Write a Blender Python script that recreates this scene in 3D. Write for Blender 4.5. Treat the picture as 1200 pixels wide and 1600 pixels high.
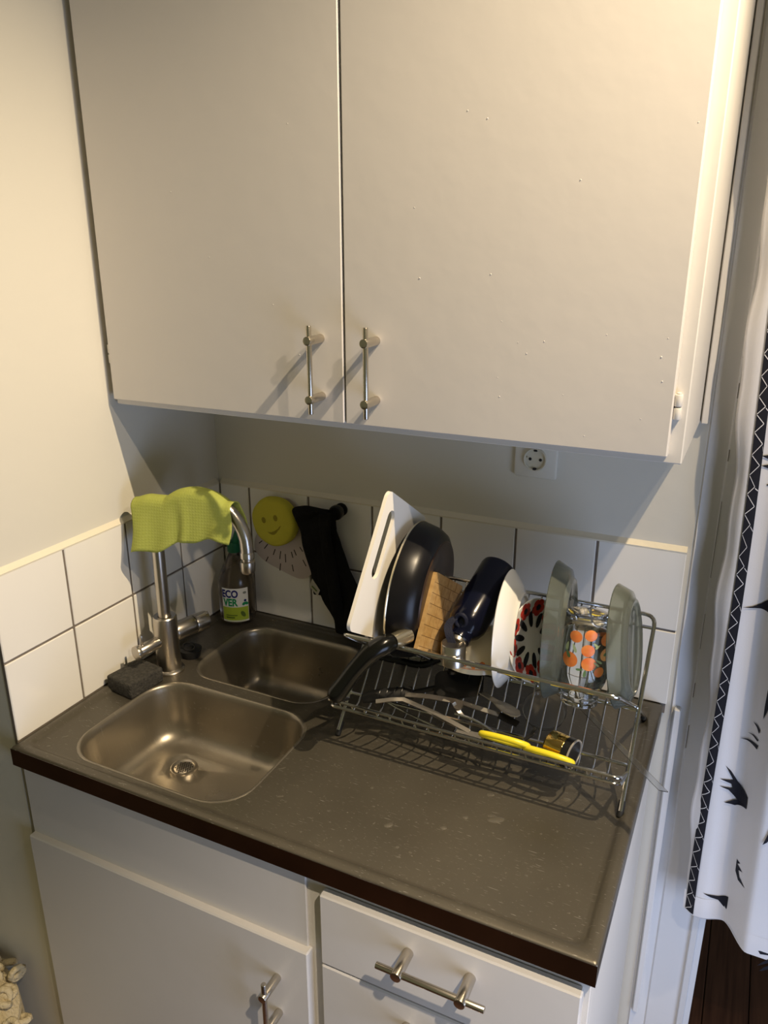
import bpy, bmesh, math, random
from mathutils import Vector, Matrix
random.seed(7)
for o in list(bpy.data.objects): bpy.data.objects.remove(o)
SC = bpy.context.scene; COL = SC.collection
K = 0.9                      # height of the sink top above the floor; all z below are relative to it
PI = math.pi

# ---------------------------------------------------------------- camera
cam_d = bpy.data.cameras.new('camera'); cam = bpy.data.objects.new('camera', cam_d); COL.objects.link(cam)
yaw, pitch, roll = 0.4456, -0.3297, 0.0003
fwd = Vector((-math.sin(yaw)*math.cos(pitch), math.cos(yaw)*math.cos(pitch), math.sin(pitch)))
rt = Vector((math.cos(yaw), math.sin(yaw), 0)); upv = rt.cross(fwd)
M = Matrix((rt, upv, -fwd)).transposed().to_4x4()
M.translation = Vector((1.0611, -1.3606, 0.8091 + K))
cam.matrix_world = M
cam_d.sensor_fit = 'HORIZONTAL'; cam_d.sensor_width = 36.0; cam_d.lens = 36.0*1218.18/1200
cam_d.clip_start = 0.02
SC.camera = cam

# ---------------------------------------------------------------- light
SC.view_settings.view_transform = 'Standard'; SC.view_settings.look = 'None'
SC.view_settings.gamma = 1.0; SC.view_settings.use_curve_mapping = False
SC.view_settings.exposure = 0.0
world = bpy.data.worlds.new('world'); SC.world = world; world.use_nodes = True
world.node_tree.nodes['Background'].inputs[0].default_value = (0.66, 0.63, 0.37, 1)
world.node_tree.nodes['Background'].inputs[1].default_value = 0.205

def light(name, kind, loc, energy, color, target=None, **kw):
    d = bpy.data.lights.new(name, kind); o = bpy.data.objects.new(name, d); COL.objects.link(o)
    o.location = (loc[0], loc[1], loc[2]+K); d.energy = energy; d.color = color
    if target:
        v = Vector((target[0]-loc[0], target[1]-loc[1], target[2]-loc[2]))
        o.rotation_euler = v.to_track_quat('-Z', 'Y').to_euler()
    for k, v in kw.items(): setattr(d, k, v)
    return o
# three assumed ceiling spotlights in a row, and an added bluish fill light
light('assumed_ceiling_spot', 'SPOT', (1.52, -0.57, 1.82), 162, (1.0, 0.80, 0.53), (0.00, -0.62, -0.22),
      spot_size=math.radians(77), spot_blend=1.0, shadow_soft_size=0.012)
light('assumed_ceiling_spot', 'SPOT', (1.45, -0.84, 1.48), 24, (1.0, 0.82, 0.60), (0.45, -0.30, 0.60),
      spot_size=math.radians(60), spot_blend=0.9, shadow_soft_size=0.012)
light('assumed_ceiling_spot', 'SPOT', (1.45, -1.33, 1.48), 120, (1.0, 0.84, 0.64), (0.80, -0.75, -0.70),
      spot_size=math.radians(48), spot_blend=0.9, shadow_soft_size=0.015)
light('assumed_daylight_fill', 'AREA', (1.95, -1.05, -0.28), 13, (0.54, 0.67, 1.0), (1.0, -0.2, -0.35),  # added area fill from the right, assumed daylight; no window is built
      shape='RECTANGLE', size=0.7, size_y=1.0)

# ---------------------------------------------------------------- materials
def mat(name, color, rough=0.5, metal=0.0, noise=None, bump=None, spec=None, trans=0.0, ior=1.45, sheen=0.0, emit=None, coat=0.0):
    m = bpy.data.materials.new(name); m.use_nodes = True; nt = m.node_tree; N = nt.nodes; L = nt.links
    b = N['Principled BSDF']
    b.inputs['Base Color'].default_value = (*color, 1); b.inputs['Roughness'].default_value = rough
    b.inputs['Metallic'].default_value = metal; b.inputs['IOR'].default_value = ior
    b.inputs['Transmission Weight'].default_value = trans
    b.inputs['Coat Weight'].default_value = coat
    b.inputs['Sheen Weight'].default_value = sheen
    if spec is not None: b.inputs['Specular IOR Level'].default_value = spec
    if noise or bump:
        tc = N.new('ShaderNodeTexCoord')
    if noise:       # (scale, amount, color2[, stretch])
        mp = N.new('ShaderNodeMapping'); L.new(tc.outputs['Object'], mp.inputs[0])
        if len(noise) > 3: mp.inputs['Scale'].default_value = noise[3]
        n = N.new('ShaderNodeTexNoise'); n.inputs['Scale'].default_value = noise[0]; n.inputs['Detail'].default_value = 5
        L.new(mp.outputs[0], n.inputs['Vector'])
        r = N.new('ShaderNodeValToRGB'); r.color_ramp.elements[0].position = 0.35; r.color_ramp.elements[1].position = 0.65
        r.color_ramp.elements[0].color = (*color, 1)
        c2 = [color[i]*(1-noise[1]) + noise[2][i]*noise[1] for i in range(3)]
        r.color_ramp.elements[1].color = (*c2, 1)
        L.new(n.outputs[0], r.inputs[0]); L.new(r.outputs[0], b.inputs['Base Color'])
    if bump:        # (scale, strength, distance)
        n2 = N.new('ShaderNodeTexNoise'); n2.inputs['Scale'].default_value = bump[0]; n2.inputs['Detail'].default_value = 4
        L.new(tc.outputs['Object'], n2.inputs['Vector'])
        bp = N.new('ShaderNodeBump'); bp.inputs['Strength'].default_value = bump[1]; bp.inputs['Distance'].default_value = bump[2]
        L.new(n2.outputs[0], bp.inputs['Height']); L.new(bp.outputs[0], b.inputs['Normal'])
    return m

def scratched_steel(name, color, rough, scr=1.0, metal=1.0):
    m = mat(name, color, rough, metal); nt = m.node_tree; N = nt.nodes; L = nt.links; b = N['Principled BSDF']
    tc = N.new('ShaderNodeTexCoord')
    n = N.new('ShaderNodeTexNoise'); n.inputs['Scale'].default_value = 9; n.inputs['Detail'].default_value = 6
    L.new(tc.outputs['Object'], n.inputs['Vector'])
    mr = N.new('ShaderNodeMapRange'); mr.inputs[1].default_value = .3; mr.inputs[2].default_value = .7
    mr.inputs[3].default_value = rough-0.07; mr.inputs[4].default_value = rough+0.10
    L.new(n.outputs[0], mr.inputs[0]); L.new(mr.outputs[0], b.inputs['Roughness'])
    # short fine scratches in two directions
    last = None
    for ang, sc in ((0.25, (16, 190, 1)), (1.1, (26, 240, 1)), (-0.5, (20, 260, 1)), (.7, (60, 200, 1))):
        mp = N.new('ShaderNodeMapping'); mp.inputs['Rotation'].default_value = (0, 0, ang); mp.inputs['Scale'].default_value = sc
        L.new(tc.outputs['Object'], mp.inputs[0])
        s = N.new('ShaderNodeTexNoise'); s.inputs['Scale'].default_value = 3.0; s.inputs['Detail'].default_value = 1
        L.new(mp.outputs[0], s.inputs['Vector'])
        g = N.new('ShaderNodeMapRange'); g.inputs[1].default_value = .72; g.inputs[2].default_value = .80; g.inputs[3].default_value = 0; g.inputs[4].default_value = scr
        L.new(s.outputs[0], g.inputs[0])
        if last is None: last = g.outputs[0]
        else:
            a = N.new('ShaderNodeMath'); a.operation = 'MAXIMUM'; L.new(last, a.inputs[0]); L.new(g.outputs[0], a.inputs[1]); last = a.outputs[0]
    mx = N.new('ShaderNodeMix'); mx.data_type = 'RGBA'
    nr = N.new('ShaderNodeValToRGB'); nr.color_ramp.elements[0].color = (*[c*.82 for c in color], 1); nr.color_ramp.elements[1].color = (*[min(1, c*1.12) for c in color], 1)
    n3 = N.new('ShaderNodeTexNoise'); n3.inputs['Scale'].default_value = 5; n3.inputs['Detail'].default_value = 8
    L.new(tc.outputs['Object'], n3.inputs['Vector']); L.new(n3.outputs[0], nr.inputs[0])
    L.new(last, mx.inputs['Factor']); L.new(nr.outputs[0], mx.inputs['A']); mx.inputs['B'].default_value = (.85, .82, .76, 1)
    L.new(mx.outputs['Result'], b.inputs['Base Color'])
    return m

M_ = {}
M_['wall'] = mat('cream_wall_paint', (.70, .67, .585), .55, bump=(38, .25, .002))
M_['paint'] = mat('glossy_white_cabinet_paint', (.70, .665, .62), .38, bump=(26, .22, .0018), noise=(3, .3, (.74, .70, .66)))
M_['frame'] = mat('white_frame_paint', (.72, .69, .64), .42, bump=(30, .2, .0015))
M_['casing'] = mat('white_door_casing_paint', (.78, .78, .78), .45, bump=(24, .3, .002))
M_['tile'] = mat('white_glazed_tile', (.88, .85, .78), .13, bump=(14, .12, .001), noise=(5, .2, (.84, .81, .74)))
M_['grout'] = mat('brown_grey_grout', (.17, .14, .11), .9, noise=(60, .5, (.26, .22, .18)))
M_['caulk'] = mat('cream_painted_caulk', (.80, .74, .60), .5, bump=(40, .5, .003))
M_['counter'] = scratched_steel('worn_stainless_counter', (.125, .112, .088), .36, .32, .6)
M_['basin'] = scratched_steel('worn_stainless_basin', (.30, .268, .215), .32, .15, .8)
M_['lip'] = mat('dark_polished_steel_edge', (.20, .18, .165), .12, 1.0, noise=(9, .5, (.32, .28, .25)))
M_['steel'] = mat('brushed_steel', (.56, .52, .46), .28, 1.0, bump=(300, .06, .0004))
M_['handle'] = mat('brushed_nickel', (.58, .53, .45), .26, 1.0, bump=(300, .06, .0004))
M_['chrome'] = mat('chromed_wire', (.62, .61, .58), .16, 1.0)
M_['dull_chrome'] = mat('dull_chromed_wire', (.42, .40, .36), .3, 1.0)
M_['hole'] = mat('black_hole', (.01, .01, .01), .7)
M_['black'] = mat('black_plastic', (.012, .012, .012), .3)
M_['blackmatt'] = mat('matt_black_rubber', (.01, .01, .01), .6)
M_['bake'] = mat('glossy_black_bakelite', (.006, .006, .005), .20, spec=.35)
M_['pan_out'] = mat('black_enamelled_steel', (.006, .006, .007), .30, noise=(25, .5, (.010, .009, .010)), spec=.32)
M_['pan_base'] = mat('scorched_brown_pan_base', (.035, .018, .010), .35, .3, noise=(18, .6, (.06, .035, .02)))
M_['pan_rim'] = mat('bare_steel_rim', (.65, .58, .42), .25, .9)
M_['white_plastic'] = mat('white_polyethylene', (.88, .84, .76), .35, bump=(12, .1, .002))
M_['slot'] = mat('dark_slot', (.03, .025, .02), .7)
M_['navy'] = mat('navy_lacquer', (.003, .004, .014), .18, spec=.4)
M_['strap'] = mat('navy_webbing', (.004, .006, .022), .7, bump=(400, .6, .001))
M_['cream'] = mat('cream_glaze', (.80, .72, .52), .18)
M_['china'] = mat('white_china_glaze', (.78, .77, .74), .12)
M_['red'] = mat('red_poppy_print', (.55, .045, .025), .15, noise=(90, .7, (.30, .015, .012)))
M_['orange'] = mat('orange_print', (.85, .25, .05), .3)
M_['peach'] = mat('orange_fruit_print', (.90, .20, .045), .35, noise=(60, .6, (.92, .40, .10)))
M_['peach2'] = mat('pale_peach_print', (.92, .50, .20), .35, noise=(60, .6, (.90, .28, .10)))
M_['leaf'] = mat('green_leaf_print', (.12, .22, .09), .4)
M_['leafpale'] = mat('pale_green_leaf_print', (.45, .55, .30), .4)
M_['yellow'] = mat('yellow_plastic', (.85, .72, .03), .35)
M_['gold'] = mat('polished_brass', (.85, .58, .16), .10, 1.0)
M_['grey_plastic'] = mat('grey_nylon', (.30, .28, .25), .4)
M_['charcoal'] = mat('charcoal_cloth', (.011, .011, .0105), .95, bump=(260, .9, .002), spec=.15)
M_['tag'] = mat('cream_care_tag', (.45, .42, .33), .7)
M_['sponge'] = mat('dark_scouring_foam', (.030, .029, .026), .95, noise=(160, .7, (.075, .07, .06)), bump=(240, 1.0, .004))
M_['smile'] = mat('yellow_foam', (.62, .56, .05), .85, bump=(150, .5, .002))
M_['smileshade'] = mat('yellow_foam_shade', (.30, .25, .02), .9)  # darker foam colour paints the shade inside the cut-out face
M_['holder'] = mat('pinkish_white_plastic', (.58, .50, .47), .35)
M_['green_cap'] = mat('green_cap_plastic', (.005, .12, .045), .4)
M_['label_w'] = mat('white_label_paper', (.80, .80, .78), .5)
M_['label_g'] = mat('lime_label_print', (.38, .50, .04), .5)
M_['ink_blue'] = mat('dark_blue_ink', (.01, .015, .16), .5)
M_['ink_green'] = mat('green_ink', (.01, .27, .10), .5)
M_['ink_dark'] = mat('dark_green_ink', (.10, .16, .02), .5)
M_['ink_grey'] = mat('grey_ink', (.25, .27, .25), .5)
M_['curtain'] = mat('white_cotton', (.78, .76, .75), .85, bump=(500, .25, .0008), sheen=.2)
M_['print'] = mat('black_fabric_print', (.008, .008, .014), .85)
M_['cloth'] = mat('lime_green_cellulose_cloth', (.40, .44, .095), .85, noise=(120, .35, (.36, .41, .06)))
M_['socket'] = mat('ivory_socket_plastic', (.60, .56, .44), .35)
M_['boucle'] = mat('beige_boucle_yarn', (.50, .42, .26), .95, bump=(120, .9, .006))
M_['slotshade'] = mat('dark_slot_shade', (.02, .012, .012), .4)  # near-black strips paint the shade in the holder's open slots

def wood(name, c1, c2, scale=(2, 30, 30), rough=.5, rot=(0, 0, 0)):
    m = mat(name, c1, rough); nt = m.node_tree; N = nt.nodes; L = nt.links; b = N['Principled BSDF']
    tc = N.new('ShaderNodeTexCoord'); mp = N.new('ShaderNodeMapping'); mp.inputs['Scale'].default_value = scale; mp.inputs['Rotation'].default_value = rot
    n = N.new('ShaderNodeTexNoise'); n.inputs['Scale'].default_value = 4; n.inputs['Detail'].default_value = 6
    r = N.new('ShaderNodeValToRGB'); r.color_ramp.elements[0].position = .3; r.color_ramp.elements[1].position = .7
    r.color_ramp.elements[0].color = (*c1, 1); r.color_ramp.elements[1].color = (*c2, 1)
    L.new(tc.outputs['Object'], mp.inputs[0]); L.new(mp.outputs[0], n.inputs['Vector']); L.new(n.outputs[0], r.inputs[0]); L.new(r.outputs[0], b.inputs['Base Color'])
    return m
M_['glue'] = mat('bamboo_glue_line', (.27, .15, .055), .5)
M_['floor'] = wood('dark_brown_floorboard', (.045, .016, .009), (.10, .042, .022), (26, 1.2, 1), .45)
M_['bamboo'] = wood('bamboo_board_wood', (.42, .25, .09), (.58, .38, .16), (3, 25, 25), .5)

def glass(name, color, rough=0.02, alpha=None):
    m = bpy.data.materials.new(name); m.use_nodes = True; b = m.node_tree.nodes['Principled BSDF']
    b.inputs['Base Color'].default_value = (*color, 1); b.inputs['Roughness'].default_value = rough
    b.inputs['Transmission Weight'].default_value = 1.0; b.inputs['IOR'].default_value = 1.45
    return m
M_['glass'] = glass('clear_glass', (.96, .97, .96))
M_['smoked'] = mat('grey_green_glass', (.34, .365, .31), .12, trans=.80, ior=1.18, spec=.9)
M_['bottle'] = glass('translucent_brown_grey_plastic', (.40, .34, .27), .18)
M_['film'] = glass('clear_plastic', (.92, .93, .93), .12)
M_['water'] = mat('water_on_steel', (.13, .118, .095), .03, .35)

# ---------------------------------------------------------------- mesh builder
class MB:
    def __init__(s): s.v = []; s.f = []
    def add(s, vs, fs):
        o = len(s.v); s.v += [Vector(p) for p in vs]; s.f += [[i+o for i in f] for f in fs]; return s
    def box(s, x0, x1, y0, y1, z0, z1, bev=0.0, seg=1):
        bm = bmesh.new(); bmesh.ops.create_cube(bm, size=1)
        for v in bm.verts: v.co = Vector(((x0+x1)/2+v.co.x*(x1-x0), (y0+y1)/2+v.co.y*(y1-y0), (z0+z1)/2+v.co.z*(z1-z0)))
        if bev: bmesh.ops.bevel(bm, geom=bm.edges[:], offset=bev, segments=seg, affect='EDGES', profile=.5)
        return s.bm(bm)
    def bm(s, bm, mx=None):
        bm.verts.ensure_lookup_table(); bm.verts.index_update()
        s.add([(mx @ v.co if mx else v.co.copy()) for v in bm.verts], [[v.index for v in f.verts] for f in bm.faces]); bm.free(); return s
    def tube(s, pts, r, n=8, closed=False, cap=True):
        pts = [Vector(p) for p in pts]; rs = r if isinstance(r, (list, tuple)) else [r]*len(pts)
        m = len(pts); fr = []; prev = None
        for i in range(m):
            if closed: t = pts[(i+1) % m]-pts[i-1]
            else: t = pts[min(i+1, m-1)]-pts[max(i-1, 0)]
            t.normalize()
            if prev is None:
                a = Vector((0, 0, 1)) if abs(t.z) < .9 else Vector((1, 0, 0)); u = t.cross(a).normalized()
            else:
                u = prev-t*prev.dot(t); u.normalize()
            prev = u; fr.append((u, t.cross(u)))
        vs = []
        for p, (u, w), rr in zip(pts, fr, rs):
            for k in range(n):
                a = 2*PI*k/n; vs.append(p+u*math.cos(a)*rr+w*math.sin(a)*rr)
        fs = []
        for i in range(m if closed else m-1):
            j = (i+1) % m
            for k in range(n):
                k2 = (k+1) % n; fs.append([i*n+k, i*n+k2, j*n+k2, j*n+k])
        if cap and not closed:
            fs.append(list(range(n))[::-1]); fs.append([(m-1)*n+k for k in range(n)])
        return s.add(vs, fs)
    def cyl(s, a, b, r, n=20, r2=None, bev=0.0):
        a = Vector(a); b = Vector(b); r2 = r if r2 is None else r2
        if bev:
            d = (b-a).normalized()
            return s.tube([a, a+d*bev*.3, a+d*bev, b-d*bev, b-d*bev*.3, b], [r-bev, r-bev*.3, r, r2, r2-bev*.3, r2-bev], n)
        return s.tube([a, b], [r, r2], n)
    def lathe(s, prof, org=(0, 0, 0), axis=(0, 0, 1), n=40, ref=None):
        # prof: list of (radius, height along axis)
        ax = Vector(axis).normalized(); a = Vector(ref) if ref else (Vector((0, 0, 1)) if abs(ax.z) < .9 else Vector((1, 0, 0)))
        u = (a-ax*a.dot(ax)).normalized(); w = ax.cross(u); org = Vector(org); vs = []; fs = []; ring = []
        for (r, h) in prof:
            if r < 1e-6: ring.append([len(vs)]); vs.append(org+ax*h)
            else:
                ring.append(list(range(len(vs), len(vs)+n)))
                for k in range(n):
                    t = 2*PI*k/n; vs.append(org+ax*h+u*math.cos(t)*r+w*math.sin(t)*r)
        for A, B in zip(ring, ring[1:]):
            for k in range(n):
                k2 = (k+1) % n
                f = [A[k % len(A)], A[k2 % len(A)], B[k2 % len(B)], B[k % len(B)]]
                g = []
                for i in f:
                    if i not in g: g.append(i)
                if len(g) > 2: fs.append(g)
        return s.add(vs, fs)
    def poly(s, outline, org, u, w, thick, holes=()):
        # flat plate: outline in (u, w) coordinates, thickness along u x w
        u = Vector(u).normalized(); w = Vector(w).normalized(); nn = u.cross(w).normalized(); org = Vector(org)
        bm = bmesh.new()
        def loop(L):
            vs = [bm.verts.new(org+u*a+w*b) for a, b in L]
            return [bm.edges.new((vs[i], vs[(i+1) % len(vs)])) for i in range(len(vs))]
        es = loop(outline)
        for h in holes: es += loop(h)
        bmesh.ops.triangle_fill(bm, edges=es, use_beauty=True, use_dissolve=False)
        bmesh.ops.recalc_face_normals(bm, faces=bm.faces[:])
        ge = bmesh.ops.extrude_face_region(bm, geom=bm.faces[:])
        for v in [g for g in ge['geom'] if isinstance(g, bmesh.types.BMVert)]: v.co += nn*thick
        return s.bm(bm)
    def grid(s, fn, nu, nv):
        vs = [fn(i/nu, j/nv) for j in range(nv+1) for i in range(nu+1)]
        fs = [[j*(nu+1)+i, j*(nu+1)+i+1, (j+1)*(nu+1)+i+1, (j+1)*(nu+1)+i] for j in range(nv) for i in range(nu)]
        return s.add(vs, fs)
    def build(s, name, material, parent=None, base=None, angle=35, solid=0.0, sub=0, label=None):
        me = bpy.data.meshes.new(name); b = Vector(base) if base is not None else (WB[parent] if parent else Vector((0, 0, 0)))
        off = Vector((0, 0, 0)) - b
        me.from_pydata([tuple(v+off) for v in s.v], [], s.f)
        bm = bmesh.new(); bm.from_mesh(me); bmesh.ops.recalc_face_normals(bm, faces=bm.faces[:]); bm.to_mesh(me); bm.free()
        me.shade_smooth(); me.set_sharp_from_angle(angle=math.radians(angle))
        me.materials.append(M_[material])
        o = bpy.data.objects.new(name, me); COL.objects.link(o)
        if parent:
            o.parent = parent
            WB[o] = b
        else:
            o.location = (b.x, b.y, b.z+K); WB[o] = b
        if solid:
            md = o.modifiers.new('thickness', 'SOLIDIFY'); md.thickness = solid; md.offset = 0
        if sub:
            md = o.modifiers.new('smooth', 'SUBSURF'); md.levels = sub; md.render_levels = sub
        if label: o['label'] = label
        return o
WB = {}
def thing(name, label, cat, base, group=None):
    o = bpy.data.objects.new(name, None); COL.objects.link(o); o.empty_display_size = .05
    o.location = (base[0], base[1], base[2]+K); WB[o] = Vector(base)
    o['label'] = label; o['category'] = cat
    if group: o['group'] = group
    return o
def tag(o, label, cat, group=None):
    o['label'] = label; o['category'] = cat
    if group: o['group'] = group
    return o
def struct(o, stuff=False): o['kind'] = 'structure'; return o
def rrect(x0, x1, y0, y1, r, n=6):
    out = []
    for cx, cy, a0 in ((x1-r, y0+r, -PI/2), (x1-r, y1-r, 0), (x0+r, y1-r, PI/2), (x0+r, y0+r, PI)):
        for k in range(n+1):
            a = a0+PI/2*k/n; out.append((cx+r*math.cos(a), cy+r*math.sin(a)))
    return out
def sm(a, b, t):
    t = min(1, max(0, (t-a)/(b-a))); return t*t*(3-2*t)

# ================================================================ SETTING
TH = 0.008   # tile thickness
fl = struct(MB().box(-1.5, 3.2, -3.2, 2.4, -.94, -.90).build('floor', 'floor'))
# floorboard joints run towards the next room: every board a piece
fl_bm = []
for i in range(16):
    x = .86+i*.098
    MB().box(x, x+.0955, -1.6, 2.2, -.90, -.888, .0012).build('floorboard', 'floor', fl)
struct(MB().box(-1.5, 3.2, -3.2, 2.4, 2.02, 2.06).build('ceiling', 'wall'))
wb = struct(MB().box(-.30, 1.0, TH, .12, -.90, 2.02).build('wall_back', 'wall'))
wl = struct(MB().box(-.75, -TH, -.60, .12, -.90, 2.02).build('wall_left', 'wall'))
P = .1525; A0 = .1452; B0 = .0786; ZT = .3022; J = .0022
zr = [(-.0, .1497-J), (.1497+J, ZT)]
def tile(parent, ax, a0, a1, z0, z1):
    if ax == 'x': MB().box(a0, a1, 0, TH+.0005, z0, z1, .0014).build('tile', 'tile', parent)
    else: MB().box(-TH-.0005, 0, a0, a1, z0, z1, .0014).build('tile', 'tile', parent)
MB().box(0.0, B0+6*P-.002, .0022, TH+.0005, -.02, ZT-.001).build('grout', 'grout', wb)
MB().box(-TH-.0005, -.0022, -A0-3*P+.002, -.001, -.02, ZT-.001).build('grout', 'grout', wl)
for z0, z1 in zr:
    tile(wb, 'x', .0015, B0-J, z0, z1)
    for k in range(6): tile(wb, 'x', B0+k*P+(J if True else 0), B0+(k+1)*P-J+(J if k == 5 else 0), z0, z1)
    tile(wl, 'y', -A0+J, -.0015, z0, z1)
    for k in range(3): tile(wl, 'y', -A0-(k+1)*P+J, -A0-k*P-J, z0, z1)
# sloping painted caulk on top of the tiles
def caulk(pts, prof, parent):
    mb = MB(); n = len(prof); vs = []
    for (px, py, dx, dy) in pts:
        for (d, z) in prof: vs.append((px+dx*d, py+dy*d, z))
    fs = [[i*n+k, i*n+(k+1) % n, (i+1)*n+(k+1) % n, (i+1)*n+k] for i in range(len(pts)-1) for k in range(n)]
    fs += [list(range(n)), [(len(pts)-1)*n+k for k in range(n)]]
    mb.add(vs, fs).build('painted_caulk', 'caulk', parent)
pr_ = [(0, ZT-.001), (.0005, ZT+.002), (-.004+.0, ZT+.006), (-.0085, ZT+.011), (-.0085, ZT-.001)]
caulk([(.002, 0, 0, -1), (B0+6*P, 0, 0, -1)], pr_, wb)
caulk([(0, -.002, 1, 0), (0, -A0-3*P, 1, 0)], pr_, wl)

# right end: door casing of the opening to the next room, moulded profile extruded upwards
prof = [(1.0, .12), (1.0, TH), (1.0015, TH), (1.004, .004), (1.012, .010), (1.034, .018), (1.037, .014), (1.040, .014), (1.096, .014), (1.098, .006), (1.108, .004), (1.110, .010), (1.120, .012), (1.122, .05), (1.122, .13), (1.0, .13)]
mb = MB(); n = len(prof)
mb.add([(x, y, -.90) for x, y in prof]+[(x, y, 2.02) for x, y in prof], [[i, (i+1) % n, n+(i+1) % n, n+i] for i in range(n)]+[list(range(n)), list(range(n, 2*n))])
struct(mb.build('trim_1', 'casing', angle=25))
# thin moulding strip above, ending beside the wall cabinet, and the base strip below the sink top
struct(MB().box(.9885, .9985, -.0045, TH+.0005, .532, 1.60, .0015).build('trim_2', 'frame'))
t3 = MB().box(1.008, 1.020, -.004, .012, -.76, -.004, .002)
struct(t3.build('trim_3', 'casing'))
# chips in the paint along the casing edge
ch = MB()
for z0, z1, w in ((.655, .640, .0009), (.60, .575, .0009), (.49, .47, .0012), (.40, .26, .0007), (.05, .02, .0012), (-.04, -.09, .001), (.19, .12, .0006)):
    ch.box(1.0362, 1.0362+w, .0128, .0136, z1, z0)
c = ch.build('paint_chip', 'grout', [o for o in COL.objects if o.name == 'trim_1'][0]); c['kind'] = 'stuff'
# next room
struct(MB().box(-.30, 3.2, 2.3, 2.4, -.90, 2.02).build('wall_far', 'wall'))
struct(MB().box(2.02, 2.14, TH, .12, -.90, 2.02).build('wall_right', 'wall'))

# ================================================================ SINK TOP
sink = thing('sink_worktop', 'stainless steel double sink worktop with a ribbed edge and scratched draining side', 'sink', (.49, -.31, -.04))
X0, X1, Y0, Y1 = .0006, .988, -.618, -.0006
def ring_mesh(loops):
    mb = MB(); n = len(loops[0]); vs = []; fs = []
    for L_ in loops: vs += L_
    for i in range(len(loops)-1):
        for k in range(n):
            k2 = (k+1) % n; fs.append([i*n+k, i*n+k2, (i+1)*n+k2, (i+1)*n+k])
    return mb.add(vs, fs)
def rl(ins, r, z, n=6): return [(x, y, z) for x, y in rrect(X0+ins, X1-ins, Y0+ins, Y1-ins, r, n)]
rim = ring_mesh([rl(.001, .003, -.036), rl(0, .003, -.034), rl(0, .003, -.003), rl(.0015, .004, -.0005), rl(.004, .005, .0), rl(.009, .010, .0012), rl(.015, .014, .0008), rl(.019, .018, -.0015), rl(.021, .02, -.004), rl(.024, .022, -.0055), rl(.028, .022, -.0058)])
rim.build('raised_edge', 'counter', sink, angle=50)
# dark polished front face of the edge
MB().box(X0, X1, Y0-.0006, Y0, -.0355, -.0025).build('front_edge', 'lip', sink)
ZC = -.0058
bas = {'b1': (.077, .434, -.597, -.313, .07), 'b2': (.100, .412, -.287, -.046, .062)}
holes = [rrect(*bas[k], 8) for k in ('b1', 'b2')]
bm = bmesh.new(); es = []
def bloop(L_):
    vs = [bm.verts.new((a, b, ZC)) for a, b in L_]
    return [bm.edges.new((vs[i], vs[(i+1) % len(vs)])) for i in range(len(vs))]
es += bloop(rrect(X0+.028, X1-.028, Y0+.028, Y1-.028, .022, 6))
# basin 1 reaches the front bead: keep its hole inside
h1 = rrect(.077, .434, -.586, -.313, .07, 8); h2 = rrect(*bas['b2'], 8)
es += bloop(h1); es += bloop(h2)
bmesh.ops.triangle_fill(bm, edges=es, use_beauty=True, use_dissolve=False)
MB().bm(bm).build('drainboard', 'counter', sink)
def basin(x0, x1, y0, y1, r, depth, dx, dy):
    L = []
    for ins, z, rr in ((0, ZC, r), (.0015, ZC+.0012, r), (.004, ZC+.0005, r), (.007, -.010, r-.003), (.009, -.02, r-.004), (.016, -depth+.045, r-.008), (.021, -depth+.022, r-.010), (.030, -depth+.008, r-.014), (.044, -depth+.001, r-.02), (.06, -depth-.001, r-.03)):
        L.append([(a, b, z) for a, b in rrect(x0+ins, x1-ins, y0+ins, y1-ins, max(rr, .01), 8)])
    # funnel loops towards the drain
    last = L[-1]; m = len(last)
    for t, dz in ((.35, -.002), (.62, -.004), (.80, -.006)):
        out = []
        for (a, b, z) in last:
            ang = math.atan2(b-dy, a-dx); tx, ty = dx+.026*math.cos(ang), dy+.026*math.sin(ang)
            out.append((a*(1-t)+tx*t, b*(1-t)+ty*t, -depth+dz))
        L.append(out)
    out = []
    for (a, b, z) in last:
        ang = math.atan2(b-dy, a-dx); out.append((dx+.0255*math.cos(ang), dy+.0255*math.sin(ang), -depth-.0075))
    L.append(out)
    out2 = [(dx+(a-dx)*.85, dy+(b-dy)*.85, -depth-.012) for a, b, z in out]; L.append(out2)
    L.append([(dx, dy, -depth-.0125)]*m)
    return ring_mesh(L)
D1 = (.187, -.407); D2 = (.25, -.16)
b1 = basin(.077, .434, -.586, -.313, .07, .118, *D1).build('basin', 'basin', sink, angle=60)
b2 = basin(*bas['b2'], .135, *D2).build('basin', 'basin', sink, angle=60)
def strainer(d, z, parent):
    st = MB().lathe([(0, .0015), (.016, .0015), (.0185, .001), (.0225, .0030), (.0250, .0030), (.0262, 0)], (d[0], d[1], z), n=36).build('drain_strainer', 'steel', parent)
    hm = MB()
    for i in range(-4, 5):
        for j in range(-4, 5):
            a = i*.0046+(j % 2)*.0023; b = j*.0040
            if math.hypot(a, b) < .0165: hm.lathe([(0, .0003), (.00165, .0003), (.00165, 0)], (d[0]+a, d[1]+b, z+.0016), n=8)
    h = hm.build('strainer_holes', 'hole', parent); h['kind'] = 'stuff'
strainer(D1, -.118-.0075, b1); strainer(D2, -.135-.0075, b2)
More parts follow.
